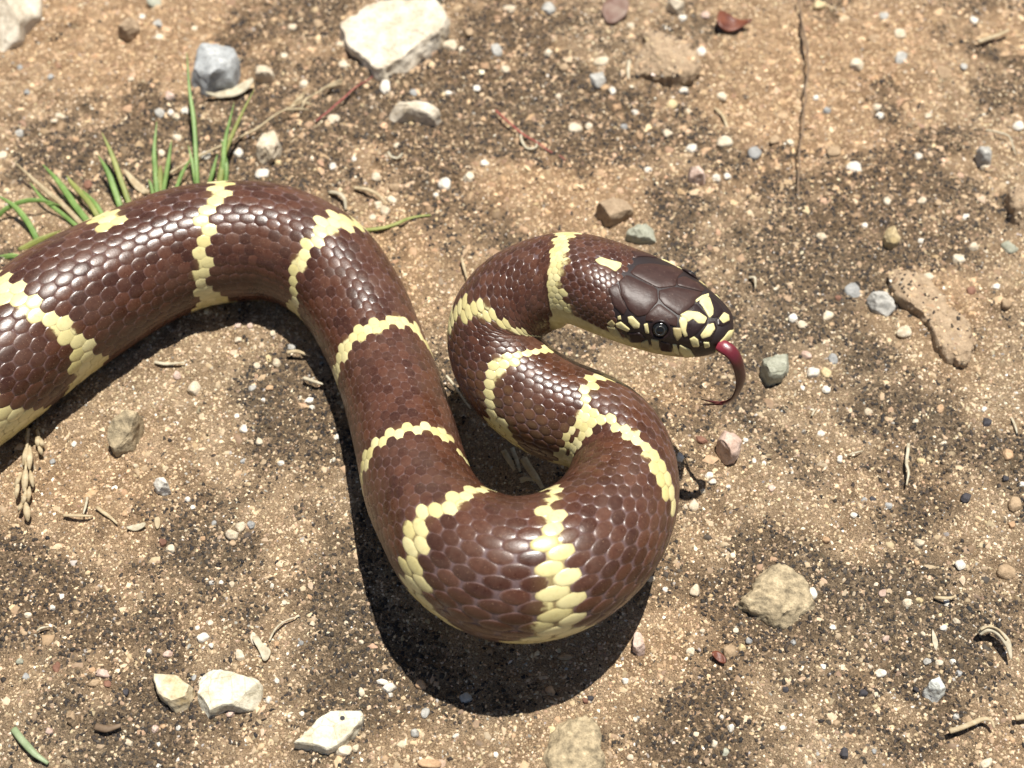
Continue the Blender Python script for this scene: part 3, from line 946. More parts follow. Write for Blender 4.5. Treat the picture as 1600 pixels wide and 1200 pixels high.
for dv, zz in ((-1.6, 1.0), (1.9, -1.2)):
    q = path3([(1129,630), (1120,630+dv*.6), (1108,629+dv*1.4), (1094,627+dv*2.4)], [24.2, 22.6, 20.6+zz*.6, 18.5+zz], 5)
    rr_ = np.linspace(0.0005, 0.00009, len(q))
    link('tongue_tip', tube_mesh('tongue_tip', q, rr_, 8, 0.8, attrs={'along': np.append(np.repeat(np.linspace(.82, 1, len(q)), 8), [.82, 1])}), M_TONGUE, tongue)

# ------------------------------------------------------------------ stones
def rock_mesh(name, outline, height, seed, profile='pebble', planes=6, amp=0.06, rough=0.0, smooth_=True, dense=1):
    """outline: (n,2) world xy polygon; stone standing on the ground with that footprint"""
    o = np.asarray(outline, float)
    c = o.mean(0)
    g0 = float(gz(c[0], c[1]))
    prof = {'pebble': [(.80, -.45), (.96, -.05), (1.0, .22), (.97, .48), (.86, .74), (.66, .91), (.38, .99)],
            'slab': [(.94, -.35), (.99, -.05), (1.0, .25), (.985, .55), (.95, .82), (.88, .95), (.7, 1.0), (.45, 1.0), (.2, 1.0)],
            'flat': [(.97, -.5), (1.0, .1), (.995, .5), (.965, .86), (.90, 1.0), (.75, 1.03), (.55, 1.0), (.3, 1.03)],
            'mound': [(.98, -.6), (1.0, -.05), (.985, .3), (.94, .58), (.85, .80), (.70, .92), (.48, .98), (.22, 1.0)],
            'buried': [(1.0, -.6), (1.0, .0), (.95, .35), (.86, .66), (.72, .86), (.52, .96), (.28, 1.0)]}[profile]
    size = np.sqrt(((o-c)**2).sum(1)).mean()
    if dense > 1:
        pp = np.array(prof); t0 = np.arange(len(pp)); t1 = np.linspace(0, len(pp)-1, (len(pp)-1)*dense+1)
        prof = list(zip(np.interp(t1, t0, pp[:, 0]), np.interp(t1, t0, pp[:, 1])))
    rows = []
    for f, z in prof:
        rows.append(np.column_stack([c+(o-c)*f, np.full(len(o), g0+z*height)]))
    vv = np.vstack(rows+[np.array([[c[0], c[1], g0+height]])])
    rg = np.random.default_rng(seed)
    cc = np.array([c[0], c[1], g0+height*0.3])
    d = vv-cc
    sc = np.array([size, size, max(height*0.75, 1e-5)])
    q = d/sc
    for k in range(planes):
        n = rg.normal(size=3); n[2] = abs(n[2])*(0.9 if profile != 'flat' else 0.3); n /= np.linalg.norm(n)
        lim = rg.uniform(0.62, 0.88) if profile != 'flat' else rg.uniform(0.80, 1.0)
        over = np.maximum(q@n-lim, 0)
        q = q-over[:, None]*n[None]
    nz = noise3(vv/size*1.7+seed*3.1, seed)+0.5*noise3(vv/size*4.1+seed, seed+7)+0.3*noise3(vv/size*9+seed, seed+9)
    q = q*(1+amp*2*nz)[:, None]
    vv = cc+q*sc
    if rough:
        dd = q/np.maximum(np.linalg.norm(q, axis=1), 1e-6)[:, None]
        w_ = np.minimum(1, np.linalg.norm(q[:, :2], axis=1)*1.5+0.4)
        vv = vv+dd*(rough*(noise3(vv/0.0035, seed+20)+0.6*noise3(vv/0.0016, seed+21)+0.5*noise3(vv/0.0008, seed+22)))[:, None]
    n = len(o); m = len(prof)
    ii = np.arange(m*n).reshape(m, n)
    F = np.stack([ii[:-1], np.roll(ii, -1, 1)[:-1], np.roll(ii, -1, 1)[1:], ii[1:]], -1).reshape(-1, 4)
    T3 = np.array([((m-1)*n+k, (m-1)*n+(k+1) % n, m*n) for k in range(n)]+[(0*n+(k+1) % n, k, 0) for k in range(1, n-1)])
    area2 = ((o[:, 0]*np.roll(o[:, 1], -1)-np.roll(o[:, 0], -1)*o[:, 1])).sum()
    if area2 < 0: F = F[:, ::-1]; T3 = T3[:, ::-1]
    return mesh_np(name, vv, [F, T3], smooth_)

def resample(P, n):
    P = np.vstack([P, P[:1]]); d = np.concatenate([[0], np.cumsum(np.linalg.norm(np.diff(P, axis=0), axis=1))])
    t = np.linspace(0, d[-1], n, endpoint=False)
    return np.column_stack([np.interp(t, d, P[:, k]) for k in range(2)])

BIGSTONES = []
def outlined(name, cat, pts, hmm, mat, label, profile='slab', n=48, planes=5, amp=0.035, seed=1, group=None, rag=0.0, sharp=False, rough=0.0005):
    P = np.array(pts, float)
    n = n*2
    P = resample(P if sharp else chaikin(P, 1, 0.12), n)
    if rag:
        rg = np.random.default_rng(seed+100)
        c = P.mean(0)
        jit = np.convolve(np.tile(rg.normal(size=n), 3), [.25, .5, .25], 'same')[n:2*n]
        P = c+(P-c)*(1+rag*jit)[:, None]
    w = at_many(P, hmm*.001*0.45)[:, :2]
    me = rock_mesh(name, w, hmm*.001, seed, profile, planes, amp, rough, True, 4)
    o = link(name, me, mat)
    # move the origin to the base of the stone
    tag(o, label, cat, group)
    BIGSTONES.append((label, P.mean(0)))
    return o

outlined('rock', 'rock', [(532,42),(560,22),(580,12),(640,14),(685,12),(700,28),(702,48),(690,62),(668,80),(645,98),(638,114),(612,117),(585,112),(570,95),(552,80),(540,62)], 7, M_CHALK,
         'large flat cream white rock with a chipped edge', 'slab', 72, 2, 0.06, 3, rag=0.02, rough=0.0011)
outlined('rock', 'rock', [(293,92),(300,80),(318,74),(340,70),(368,74),(375,88),(370,108),(362,128),(345,138),(322,147),(302,138),(294,120)], 10, M_GREYROCK,
         'rounded speckled blue grey rock behind the green grass', 'pebble', 48, 8, 0.05, 4)
outlined('rock', 'rock', [(-60,-60),(55,-50),(64,-10),(60,18),(42,35),(30,55),(12,62),(-6,74),(-60,90)], 9, M_CHALK,
         'pale whitish grey rock lying beyond the bare tan soil patch', 'slab', 48, 6, 0.04, 5, rag=0.015)
outlined('rock', 'rock', [(598,-2),(600,-30),(690,-35),(692,0),(668,8),(625,11)], 9, STONE['e'],
         'greenish grey rock touching the far side of the white rock', 'slab', 40, 6, 0.04, 6)
outlined('rock', 'rock', [(604,188),(614,172),(630,162),(655,160),(680,170),(692,182),(680,194),(660,190),(640,184),(620,186)], 5, M_CHALK,
         'low cream stone half buried in dark soil below the white rock', 'buried', 40, 4, 0.06, 7)
outlined('soil_clod', 'soil clod', [(988,105),(992,90),(1005,75),(1002,60),(1030,44),(1060,50),(1078,62),(1080,85),(1096,95),(1094,115),(1080,128),(1050,132),(1020,124),(995,116)], 4.2, M_CLOD,
         'flat crumbly tan clod of dry soil with a shadowed lower rim', 'mound', 72, 4, 0.06, 8, rag=0.04, rough=0.0013)
outlined('stone', 'stone', [(168,690),(175,668),(182,650),(198,645),(224,650),(222,664),(212,680),(200,704),(178,706),(170,698)], 7, M_LICHEN,
         'cream and grey chipped stone resting on soil beside the belly shadow', 'slab', 40, 8, 0.05, 9)
outlined('stone_flake', 'stone flake', [(300,1122),(303,1100),(312,1080),(312,1060),(332,1048),(352,1050),(375,1056),(408,1066),(411,1078),(404,1103),(385,1108),(352,1108),(335,1116),(312,1126)], 3.5, M_FLAKE,
         'larger cream stone flake with fine cracks, beside the amber flake', 'flat', 56, 3, 0.02, 10, rag=0.01)
outlined('stone_flake', 'stone flake', [(240,1045),(252,1042),(268,1052),(285,1062),(306,1080),(298,1096),(290,1112),(278,1118),(262,1102),(250,1090),(244,1072)], 3.2, mat_stone('amber_flake', (0.38, 0.27, 0.12), (0.66, 0.58, 0.42), 150, 0.6, (0.78, 0.74, 0.64)),
         'amber and white stone flake beside the larger cream flake', 'flat', 48, 4, 0.03, 11, rag=0.01)
leaf_flake = outlined('stone_flake', 'stone flake', [(458,1167),(470,1158),(480,1148),(500,1128),(520,1114),(550,1101),(562,1108),(570,1122),(566,1136),(552,1152),(535,1166),(512,1178),(500,1174),(485,1170)], 3.5, M_FLAKE,
         'cream leaf shaped stone flake with a small dark pit', 'flat', 56, 3, 0.02, 12, rag=0.01)
_b = BVHTree.FromPolygons([tuple(v.co) for v in leaf_flake.data.vertices], [tuple(p.vertices) for p in leaf_flake.data.polygons])
_h = _b.ray_cast(Vector(CAM), Vector(ray(535, 1122)).normalized())[0]
if _h is not None:
    vv, F = uvsphere(np.array(_h), ZZ+0.01, 0.0005, 0.45, 12, 8)
    link('pit', mesh_np('pit', vv, F), STONE['k'], leaf_flake)
outlined('stone', 'stone', [(1150,942),(1165,925),(1178,905),(1200,886),(1222,880),(1250,896),(1268,918),(1278,945),(1270,968),(1250,980),(1220,978),(1190,965),(1165,952)], 3.2, M_LICHEN,
         'mottled tan stone set flush in the soil beside a white pebble', 'buried', 64, 2, 0.08, 13, rag=0.03, rough=0.0011)
outlined('stone', 'stone', [(862,1140),(880,1120),(905,1112),(930,1118),(940,1145),(948,1175),(940,1215),(900,1230),(862,1210),(850,1170)], 2.5, M_LICHEN,
         'mottled yellowish stone set flush in soil below the coil shadow', 'buried', 60, 1, 0.08, 14, rag=0.04, rough=0.0010)
outlined('pebble', 'pebble', [(1117,705),(1122,688),(1130,674),(1145,669),(1156,678),(1158,698),(1152,715),(1138,720),(1124,714)], 5, STONE['p'],
         'smooth rounded pinkish beige pebble lying between coil and tongue', 'pebble', 36, 4, 0.03, 15)
outlined('stone', 'stone', [(1182,578),(1190,562),(1208,555),(1230,556),(1234,574),(1224,590),(1205,594),(1188,590)], 6, STONE['e'],
         'greenish grey stone with a shaded lower edge near the tongue', 'slab', 36, 7, 0.05, 16)
outlined('soil_clod', 'soil clod', [(1388,432),(1400,421),(1425,424),(1448,438),(1465,455),(1488,482),(1512,505),(1522,535),(1518,560),(1500,568),(1478,562),(1465,545),(1452,515),(1440,497),(1420,482),(1405,470),(1394,450)], 3.4, M_CLOD,
         'long crumbly tan clod of soil with a dark undercut side', 'mound', 80, 3, 0.06, 17, rag=0.05, rough=0.0013)
outlined('soil_clod', 'soil clod', [(1572,300),(1582,290),(1612,288),(1640,300),(1645,350),(1620,365),(1600,350),(1580,325)], 5.5, M_CLOD,
         'crumbly soil clod raised beside the twig strewn bare soil', 'mound', 60, 3, 0.06, 18, rag=0.04, rough=0.0013)
outlined('stone', 'stone', [(928,342),(935,325),(955,312),(985,316),(992,330),(970,345),(945,350)], 4.5, M_CLOD,
         'lumpy tan stone with a black shadow behind the snake\'s neck', 'slab', 36, 6, 0.06, 19)
outlined('stone', 'stone', [(972,368),(978,352),(1005,355),(1032,362),(1030,374),(1000,378)], 3.5, STONE['e'],
         'flat pale grey green stone just behind the snake\'s neck', 'slab', 36, 5, 0.05, 20)
outlined('stone', 'stone', [(1352,468),(1368,452),(1388,444),(1396,462),(1400,480),(1388,488),(1365,480)], 4, STONE['g'],
         'grey angular stone against the long tan soil clod', 'slab', 32, 7, 0.05, 21)
outlined('quartz_chip', 'quartz chip', [(1446,1075),(1452,1065),(1466,1058),(1472,1050),(1480,1062),(1479,1078),(1468,1090),(1454,1088)], 4, M_QUARTZ,
         'clear white quartz chip with rough edges', 'slab', 32, 8, 0.06, 22)
outlined('pebble', 'pebble', [(238,757),(245,748),(258,747),(269,754),(267,764),(252,768),(242,765)], 4, STONE['w'],
         'bright white pebble on soil near the chipped cream stone', 'pebble', 32, 6, 0.04, 23)
outlined('pebble', 'pebble', [(1381,366),(1384,356),(1396,355),(1410,364),(1406,376),(1394,381),(1384,376)], 5, STONE['y'],
         'yellowish tan rounded pebble on dark mossy soil', 'pebble', 32, 6, 0.05, 24)
outlined('stone', 'stone', [(1526,236),(1532,226),(1545,228),(1553,240),(1550,250),(1535,250)], 4.5, STONE['g'],
         'grey brown stone casting a dark shadow on dark soil', 'pebble', 32, 6, 0.05, 25)
outlined('stone', 'stone', [(401,243),(404,232),(410,214),(425,207),(438,214),(440,230),(436,246),(418,250),(404,250)], 5, STONE['c'],
         'cream lumpy stone on soil right of the straw stalk base', 'pebble', 36, 3, 0.14, 26)
outlined('stone', 'stone', [(1070,280),(1072,268),(1090,265),(1110,270),(1104,282),(1085,290)], 4, STONE['p'],
         'pinkish brown stone on dark soil below the flat clod', 'slab', 32, 6, 0.05, 27)
outlined('stone', 'stone', [(988,1012),(989,992),(994,984),(1002,990),(1006,1004),(1008,1016),(1000,1022)], 2.5, STONE['p'],
         'elongated pinkish white chip at the edge of the coil shadow', 'flat', 32, 4, 0.05, 28)
outlined('stone', 'stone', [(1036,8),(1045,2),(1062,8),(1072,18),(1060,22),(1042,16)], 4, STONE['c'],
         'cream stone chip with dark shadow beyond the flat clod', 'slab', 28, 6, 0.05, 29)
outlined('stone', 'stone', [(398,118),(400,106),(415,98),(430,106),(426,114),(408,119)], 4, STONE['c'],
         'pale flat stone chip right of the grey rock', 'slab', 28, 6, 0.05, 30)
outlined('stone', 'stone', [(182,50),(190,36),(205,26),(222,38),(216,46),(198,56)], 5, M_CLOD,
         'tan soil lump with a dark hollow on bare tan soil', 'slab', 28, 6, 0.06, 31)
outlined('stone', 'stone', [(102,1112),(110,1108),(121,1116),(122,1128),(114,1136),(104,1128)], 3.5, STONE['t'],
         'round dull tan stone in the dark mossy soil near a green blade', 'pebble', 28, 5, 0.05, 32)

# smaller pebbles: pixel centre, width, height, colour
PEB = """268 178 11 11 w;290 178 14 14 w;277 187 11 11 c;250 180 16 14 g;252 238 11 10 c;322 245 16 12 w;373 238 15 13 w;277 215 14 12 c;222 25 10 10 w;157 58 14 12 t;250 60 14 12 c;303 43 12 9 c;265 153 16 13 p;93 178 18 8 c;84 188 14 9 c;118 218 13 9 o;240 2 26 18 e;247 40 14 12 g;80 122 10 9 b;30 103 9 9 b;42 143 10 9 b;3 240 16 14 c;137 287 14 16 r;28 203 14 12 g;205 127 10 8 c
602 137 19 21 w;537 105 16 11 c;532 72 14 10 c;461 181 15 14 o;497 35 18 14 t;470 22 14 12 t;457 40 14 12 c;442 82 14 10 c;474 128 12 16 c;520 188 26 14 c;703 72 22 22 c;722 78 11 10 c;735 55 14 12 t;796 14 24 14 c;776 84 16 24 g;790 113 15 11 c;745 140 12 10 w;645 148 14 11 b;553 251 10 9 w;694 290 22 22 w;733 283 17 14 c;588 277 18 13 c;616 293 18 12 t;612 312 16 12 c;592 322 12 18 c;602 332 18 14 c;583 341 12 11 c;681 307 10 9 w;758 257 14 11 w;434 254 12 10 y;411 276 24 14 w;520 262 12 10 w;700 150 14 9 w;620 230 10 9 c
858 20 26 20 g;935 125 26 22 g;957 142 10 14 w;1069 143 18 13 w;1096 83 18 14 w;1010 103 11 8 w;992 174 10 9 w;962 166 12 10 o;1050 164 18 14 y;1075 175 10 9 c;1081 233 21 14 w;1042 212 20 12 c;899 198 22 16 c;1120 279 14 12 w;1178 243 22 18 b;1128 152 18 16 c;1130 229 26 16 c;1013 267 15 12 w;907 142 11 10 t;882 108 16 11 t;857 90 14 12 c;985 43 12 10 c;1066 31 14 12 w;1102 23 14 12 p;1136 278 12 10 w;920 196 12 10 c;975 200 14 9 b;940 100 24 14 c;872 150 10 9 c
1340 100 22 18 c;1407 91 18 22 g;1407 54 20 14 c;1338 258 28 16 w;1275 150 10 10 w;1436 242 13 11 w;1540 259 16 10 c;1522 31 13 10 w;1474 112 24 20 t;1365 60 20 14 t;1292 170 15 10 b;1210 221 18 14 t;1234 222 13 10 c;1304 232 22 14 t;1592 198 22 14 w;1280 8 20 14 y;1380 24 16 12 g;1376 178 14 10 w;1372 163 14 10 c;1452 178 12 10 c;1506 103 12 10 g;1345 158 10 8 t
1285 364 26 12 c;1388 312 14 14 c;1442 312 18 12 c;1510 337 10 14 w;1500 401 20 18 c;1522 383 18 14 c;1578 384 28 18 e;1352 348 10 9 w;1440 373 9 9 w;1333 450 24 28 b;1295 490 16 26 c;1240 494 16 14 w;1254 507 18 14 c;1302 560 16 20 b;1414 520 30 16 c;1557 447 12 9 w;1520 452 16 14 r;1270 585 22 18 w;1289 584 20 14 y;1572 476 22 16 t;1450 431 24 14 c;1428 464 14 20 p;1447 468 12 10 w;1478 512 12 9 c;1260 555 18 14 p;1403 540 12 12 t;1466 315 12 10 t;1310 463 10 9 r
1291 610 14 11 w;1282 680 12 9 w;1357 643 13 11 c;1469 640 13 12 o;1543 658 14 20 k;1575 710 16 18 o;1509 777 16 16 k;1440 720 16 10 y;1389 787 13 10 b;1585 790 20 22 t;1437 846 18 14 c;1500 884 16 16 w;1574 890 30 24 t;1570 749 11 11 k;1291 843 13 10 o;1434 877 11 9 o;1312 717 9 10 w;1204 763 12 12 p;1595 760 9 8 w;1581 820 14 10 o;1334 805 10 9 w;1365 777 10 10 k;1475 692 10 8 c;1350 780 10 8 b;1538 638 10 10 w;1430 660 10 8 c
1269 926 19 20 w;1381 923 13 13 p;1421 924 8 8 w;1420 939 17 14 c;1438 935 13 11 y;1239 1005 10 11 b;1301 980 12 8 w;1385 996 12 10 p;1444 988 9 8 c;1451 1030 12 10 g;1377 1050 18 13 w;1433 1073 11 13 k;1349 1084 13 16 k;1368 1086 9 9 c;1317 1042 8 11 c;1286 1042 11 10 w;1228 1077 10 10 k;1222 1138 9 10 w;1306 1132 11 12 t;1317 1181 16 18 k;1583 1155 11 10 o;1500 1050 11 9 b;1469 1034 14 12 c;1490 1031 10 8 w;1497 967 14 10 c;1477 977 14 8 w;1495 1117 12 9 g;1512 1122 18 12 t;1540 1193 26 14 c;1365 1174 9 8 b;1262 1195 9 8 c;1480 938 10 14 w
860 1077 18 16 o;1087 919 16 22 c;1079 1015 14 14 c;1141 1016 20 22 t;1160 1009 12 14 y;1171 1000 11 11 b;977 1060 12 10 w;1040 920 9 8 w;882 1023 24 10 t;1142 1136 11 14 w;1128 1121 8 9 w;1135 1173 11 15 e;1117 1160 14 13 c;985 1180 12 10 c;1078 1197 10 9 w;1016 904 16 10 c;923 1087 12 9 k;915 1092 8 12 r;993 1120 7 10 c;1098 984 9 9 c;1150 983 9 9 c;955 925 10 8 c
728 1088 24 16 g;658 1069 18 16 o;597 1066 22 9 w;608 1076 26 14 w;565 1084 10 14 c;538 1175 26 16 c;556 1171 10 15 c;665 1116 12 18 g;649 1148 14 14 g;712 1150 12 10 w;775 1178 8 10 w;672 1196 38 12 o;432 1008 10 11 o;470 1004 9 10 b;488 976 9 10 c;420 1094 11 13 w;432 1063 10 9 w;472 1117 8 8 w;565 1004 9 8 c;484 933 9 8 o;445 944 10 8 c;540 973 8 7 c;610 1087 9 8 w
30 1033 13 13 e;40 1056 14 10 b;88 1042 13 18 r;144 1046 11 10 o;160 1053 28 12 p;148 1067 22 12 t;168 1068 12 12 r;82 949 10 10 w;262 1020 16 11 p;375 1025 14 18 c;318 996 20 14 w;329 975 9 10 c;308 980 8 9 w;75 1140 14 12 p;242 1139 12 14 p;255 1135 10 9 o;279 1138 9 10 g;360 1115 14 10 p;247 1161 6 10 w;202 1161 16 10 c;248 1197 9 8 w;362 913 9 10 c;196 1080 10 14 k;303 1059 8 10 b;233 1018 10 9 w;396 998 10 22 c;43 961 12 8 c;330 1010 8 8 w
380 665 14 12 w;378 715 8 10 b;117 697 9 10 w;361 832 20 16 c;374 818 18 16 c;391 815 14 12 b;266 857 16 14 c;254 848 12 14 r;315 838 10 8 o;362 845 12 9 t;332 811 8 10 b;195 803 9 9 o;83 722 10 8 b;300 789 9 9 w;345 909 8 8 w;330 910 12 7 g;213 729 8 8 c;175 674 8 8 w;292 777 9 9 w
303 604 24 20 c;372 529 11 11 c;432 564 14 12 c;419 556 10 14 y;400 567 11 10 c;421 603 15 9 o;380 667 12 11 w;404 687 14 12 c;438 720 11 8 w;483 621 18 9 w;487 634 10 8 w;455 538 14 10 g;427 521 12 9 c;372 509 10 9 p;525 679 9 9 w;275 586 14 12 p;393 602 14 9 g;391 510 9 9 p;467 617 8 8 c;369 647 8 9 w;410 620 8 8 w
1094 689 22 10 r;1062 719 13 15 w;1108 742 14 10 w;1113 754 11 9 w;1138 761 9 7 w;1194 723 7 8 w;1178 721 6 9 w;1084 789 16 20 c;1098 768 9 9 c;1070 793 10 8 c;1165 687 9 8 w;1253 608 8 9 w;1312 720 8 9 w"""
CNAME = {'w': 'white', 'c': 'cream', 't': 'tan', 'o': 'orange', 'p': 'pinkish', 'g': 'grey', 'b': 'blue grey', 'k': 'blackish', 'r': 'red brown', 'y': 'yellow', 'e': 'greenish grey'}
LAND = [((615, 60), 'large white rock'), ((333, 107), 'blue grey rock'), ((20, 20), 'whitish grey rock'),
        ((1040, 90), 'flat clod'), ((190, 677), 'chipped stone'), ((355, 1085), 'larger cream flake'), ((515, 1140), 'leaf shaped flake'),
        ((1215, 930), 'mottled tan stone'), ((1138, 694), 'smooth beige pebble'), ((1205, 572), 'greenish grey stone'), ((1460, 500), 'long clod'),
        ((1252, 150), 'long twig'), ((1462, 1072), 'quartz chip'), ((960, 340), 'stones behind the neck'), ((245, 260), 'green grass'),
        ((470, 500), 'first body bend'), ((1393, 368), 'yellowish tan pebble'), ((800, 1060), 'coil shadow'), ((650, 180), 'half buried stone'),
        ((1560, 985), 'curled straw'), ((40, 740), 'seed head'), ((1540, 240), 'grey brown stone'), ((1417, 720), 'wavy straw'), ((120, 1120), 'dull tan stone'),
        ((253, 757), 'bright white pebble'), ((1140, 520), 'snout'), ((540, 155), 'red stem'), ((830, 215), 'red stem with straw'), ((1520, 1130), 'forked straw'), ((600, 350), 'yellow green blade')]
rp = random.Random(3)
peb_groups = {}
for n_, ent in enumerate(PEB.replace('\n', ';').split(';')):
    u, v, w_, h_, ck = ent.split(); u, v, w_, h_ = map(float, (u, v, w_, h_))
    k = 18
    a = np.arange(k)*2*math.pi/k
    e1 = rp.uniform(1.7, 3.2)
    kk = (np.abs(np.cos(a))**e1+np.abs(np.sin(a))**e1)**(-1/e1)
    jit = 1+0.10*np.convolve(np.tile([rp.gauss(0, 1) for _ in range(k)], 3), [.3, .4, .3], 'same')[k:2*k]
    rot = rp.uniform(-0.5, 0.5)
    x = np.cos(a)*kk*w_/2*jit; y = np.sin(a)*kk*h_/2*jit
    P = np.column_stack([u+x*math.cos(rot)-y*math.sin(rot), v+x*math.sin(rot)+y*math.cos(rot)])
    mpp = DIST/FPX
    hm = min(w_, h_*1.2)*mpp*rp.uniform(0.32, 0.50)
    wpt = at_many(P, hm*0.4)[:, :2]
    me = rock_mesh('pebble', wpt, hm, 500+n_, 'pebble' if rp.random() < 0.7 else 'slab', rp.randint(5, 9), 0.05)
    o = link('pebble', me, STONE[ck])
    lms = [q[1] for q in sorted(LAND, key=lambda q: (q[0][0]-u)**2+(q[0][1]-v)**2)[:2]]
    sz = 'tiny' if max(w_, h_) < 11 else ('small' if max(w_, h_) < 18 else 'medium')
    sh = ' elongated' if w_/h_ > 1.45 or h_/w_ > 1.45 else ''
    lab = '%s%s %s pebble near the %s, towards the %s' % (sz, sh, CNAME[ck], lms[0], lms[1])
    tag(o, lab, 'pebble', '%s %s pebbles near the %s' % (sz, CNAME[ck], lms[0]))

# ------------------------------------------------------------------ plants and litter
def blade(pts, zs, wmm, mat, parent=None, name='blade', flat=0.12, n=7):
    P = path3(pts, zs, n)
    t = np.linspace(0, 1, len(P))
    R = wmm*.00023*np.clip(np.minimum(1.0, (1-t)*2.2)**0.7, 0.06, 1)
    up = np.array([0.25, -0.75, 0.6])
    return link(name, tube_mesh(name, P, R, 6, flat, up), mat, parent)
def tuft(label, blades):
    e = empty('grass_tuft')
    tag(e, label, 'grass')
    for (p_, z_, w_, m_) in blades: blade(p_, [z*0.55 for z in z_], w_, m_, parent=e)
    return e
G, GYL = M_GRASS, M_GRASSY
tuft('upright green grass tuft behind the snake, touching its highest back', [
 ([(246,312),(243,270),(241,235),(245,190)], [0,6,11,16], 3.0, G), ([(250,308),(250,275),(251,258)], [0,5,8], 3.6, GYL),
 ([(254,306),(262,260),(268,218)], [0,7,13], 2.6, G), ([(240,310),(236,290),(232,280)], [0,3,4], 2.0, G)])
tuft('tall thin green grass blades reaching up in front of grey rock', [
 ([(309,305),(307,260),(303,190),(296,140),(292,82)], [0,7,15,21,27], 2.6, G), ([(308,302),(302,262),(294,226)], [0,6,10], 2.2, G),
 ([(270,312),(284,272),(300,245)], [0,5,8], 2.2, G)])
tuft('bushy green grass tuft next to the straw stalk', [
 ([(345,300),(349,262),(352,220),(366,160)], [0,6,12,20], 3.0, G), ([(338,300),(350,245),(372,190),(398,138)], [0,7,14,20], 2.4, GYL),
 ([(350,302),(354,262),(346,218)], [0,6,10], 2.4, G), ([(322,304),(332,270),(340,240)], [0,5,8], 2.4, G), ([(342,302),(346,270),(352,238)], [0,5,9], 3.4, GYL)])
tuft('pair of crossed green grass blades leaning against the back', [
 ([(193,340),(180,300),(168,268),(153,242)], [0,5,9,12], 3.6, G), ([(206,330),(190,285),(174,240),(159,207)], [0,6,11,15], 3.2, GYL)])
tuft('low spreading green grass with a dry brown blade', [
 ([(146,358),(118,322),(92,285),(66,256)], [0,4,7,9], 3.8, G), ([(138,362),(100,322),(60,288),(20,250)], [0,3,6,8], 3.0, M_STRAW),
 ([(160,352),(140,318),(112,286),(104,274)], [0,4,6,7], 3.2, GYL), ([(130,362),(98,335),(66,310),(46,284)], [0,3,5,6], 2.4, G), ([(165,345),(150,320),(128,296)], [0,3,5], 2.6, G)])
tuft('arching green grass blade beside the thickest part of the body', [
 ([(-8,344),(10,326),(40,314),(70,314),(96,322)], [1,5,8,7,4], 2.6, G), ([(64,388),(45,350),(22,322),(-6,304)], [0,4,7,9], 3.4, G)])
tuft('short green grass leaves flattened beneath the body edge', [
 ([(-4,404),(20,400),(44,404)], [1,2,1], 3.0, G), ([(30,392),(60,376),(96,360)], [0.5,2,2], 3.4, GYL)])

def stem(name, cat, label, pts, zs, rmm, mat, group=None, n=8, ends=(1, 0.5), flat=0.6):
    P = path3(pts, zs, n)
    R = rmm*.001*np.interp(np.linspace(0, 1, len(P)), [0, .5, 1], [ends[0], 1, ends[1]])
    # small natural kinks
    P = P+0.0007*np.column_stack([noise3(P/0.004, 1), noise3(P/0.004, 2), noise3(P/0.004, 3)])
    o = link(name, tube_mesh(name, P, R, 7, flat), mat)
    tag(o, label, cat, group)
    return o
stem('twig', 'twig', 'long thin dark brown twig lying across the tan soil', [(1248,-8),(1250,20),(1260,60),(1262,90),(1262,120),(1257,165),(1253,205),(1249,245),(1247,285),(1249,306)], [2.6,2.6,3,3,2.8,2.8,2.6,2.4,1.6,0.8], 0.30, M_TWIG)
stem('twig', 'twig', 'short branch of dark twig joining the long thin twig', [(1248,18),(1252,45),(1257,68),(1261,84)], [1.2,2.0,2.6,2.9], 0.3, M_TWIG)
stem('red_stem', 'stem', 'thin red plant stem below the large white rock', [(493,190),(515,172),(540,150),(562,132),(583,119)], [1.2,2.2,2.2,2.4,2.2], 0.26, M_RED)
stem('red_stem', 'stem', 'thin red plant stem on dark soil behind the neck bend', [(774,172),(790,186),(806,200),(822,212),(842,224),(862,238),(884,250)], [1.4,2.0,1.8,1.8,2.0,1.6,1.0], 0.28, M_RED)
stem('straw', 'straw', 'pale curled straw tangled with a red stem', [(815,204),(815,218),(824,232),(838,230),(840,220)], [1.0,1.8,1.8,2.0,1.8], 0.4, M_STRAWP)
stalk = empty('dry_grass_stalk'); tag(stalk, 'dry straw coloured grass stalk with a feathery seed end', 'straw')
P = path3([(258,275),(300,250),(345,228),(398,203),(430,180),(470,160),(505,140),(536,127)], [1.5,2,2.4,2.6,2.6,2.6,2.4,1.8], 8)
link('stalk', tube_mesh('stalk', P, np.linspace(0.0004, 0.00018, len(P)), 7), M_STRAW, stalk)
for (a, b) in (((470,160),(490,165)),((455,168),(478,142)),((500,142),(538,122)),((480,152),(470,172)),((445,172),(485,171)),((512,138),(535,130)),((466,160),(477,148))):
    blade([a, ((a[0]+b[0])/2, (a[1]+b[1])/2-1), b], [2.4,3,2.2], 1.6, M_STRAW, stalk, 'husk', 0.4)
def husk_head(label, top, spk):
    e = empty('dry_seed_head'); tag(e, label, 'seed head')
    P = path3(top[0], top[1], 8)
    link('stalk', tube_mesh('stalk', P, np.linspace(0.0004, 0.0002, len(P)), 6), M_STRAW, e)
    for (a, b, w) in spk:
        P = path3([a, ((a[0]*.5+b[0]*.5), (a[1]*.5+b[1]*.5)), b], [1.6, 2.6, 1.6], 6)
        t = np.linspace(0, 1, len(P)); R = w*.00032*np.sin(np.pi*(0.06+0.90*t))**0.8
        link('spikelet', tube_mesh('spikelet', P, R, 7, 0.6), M_STRAW, e)
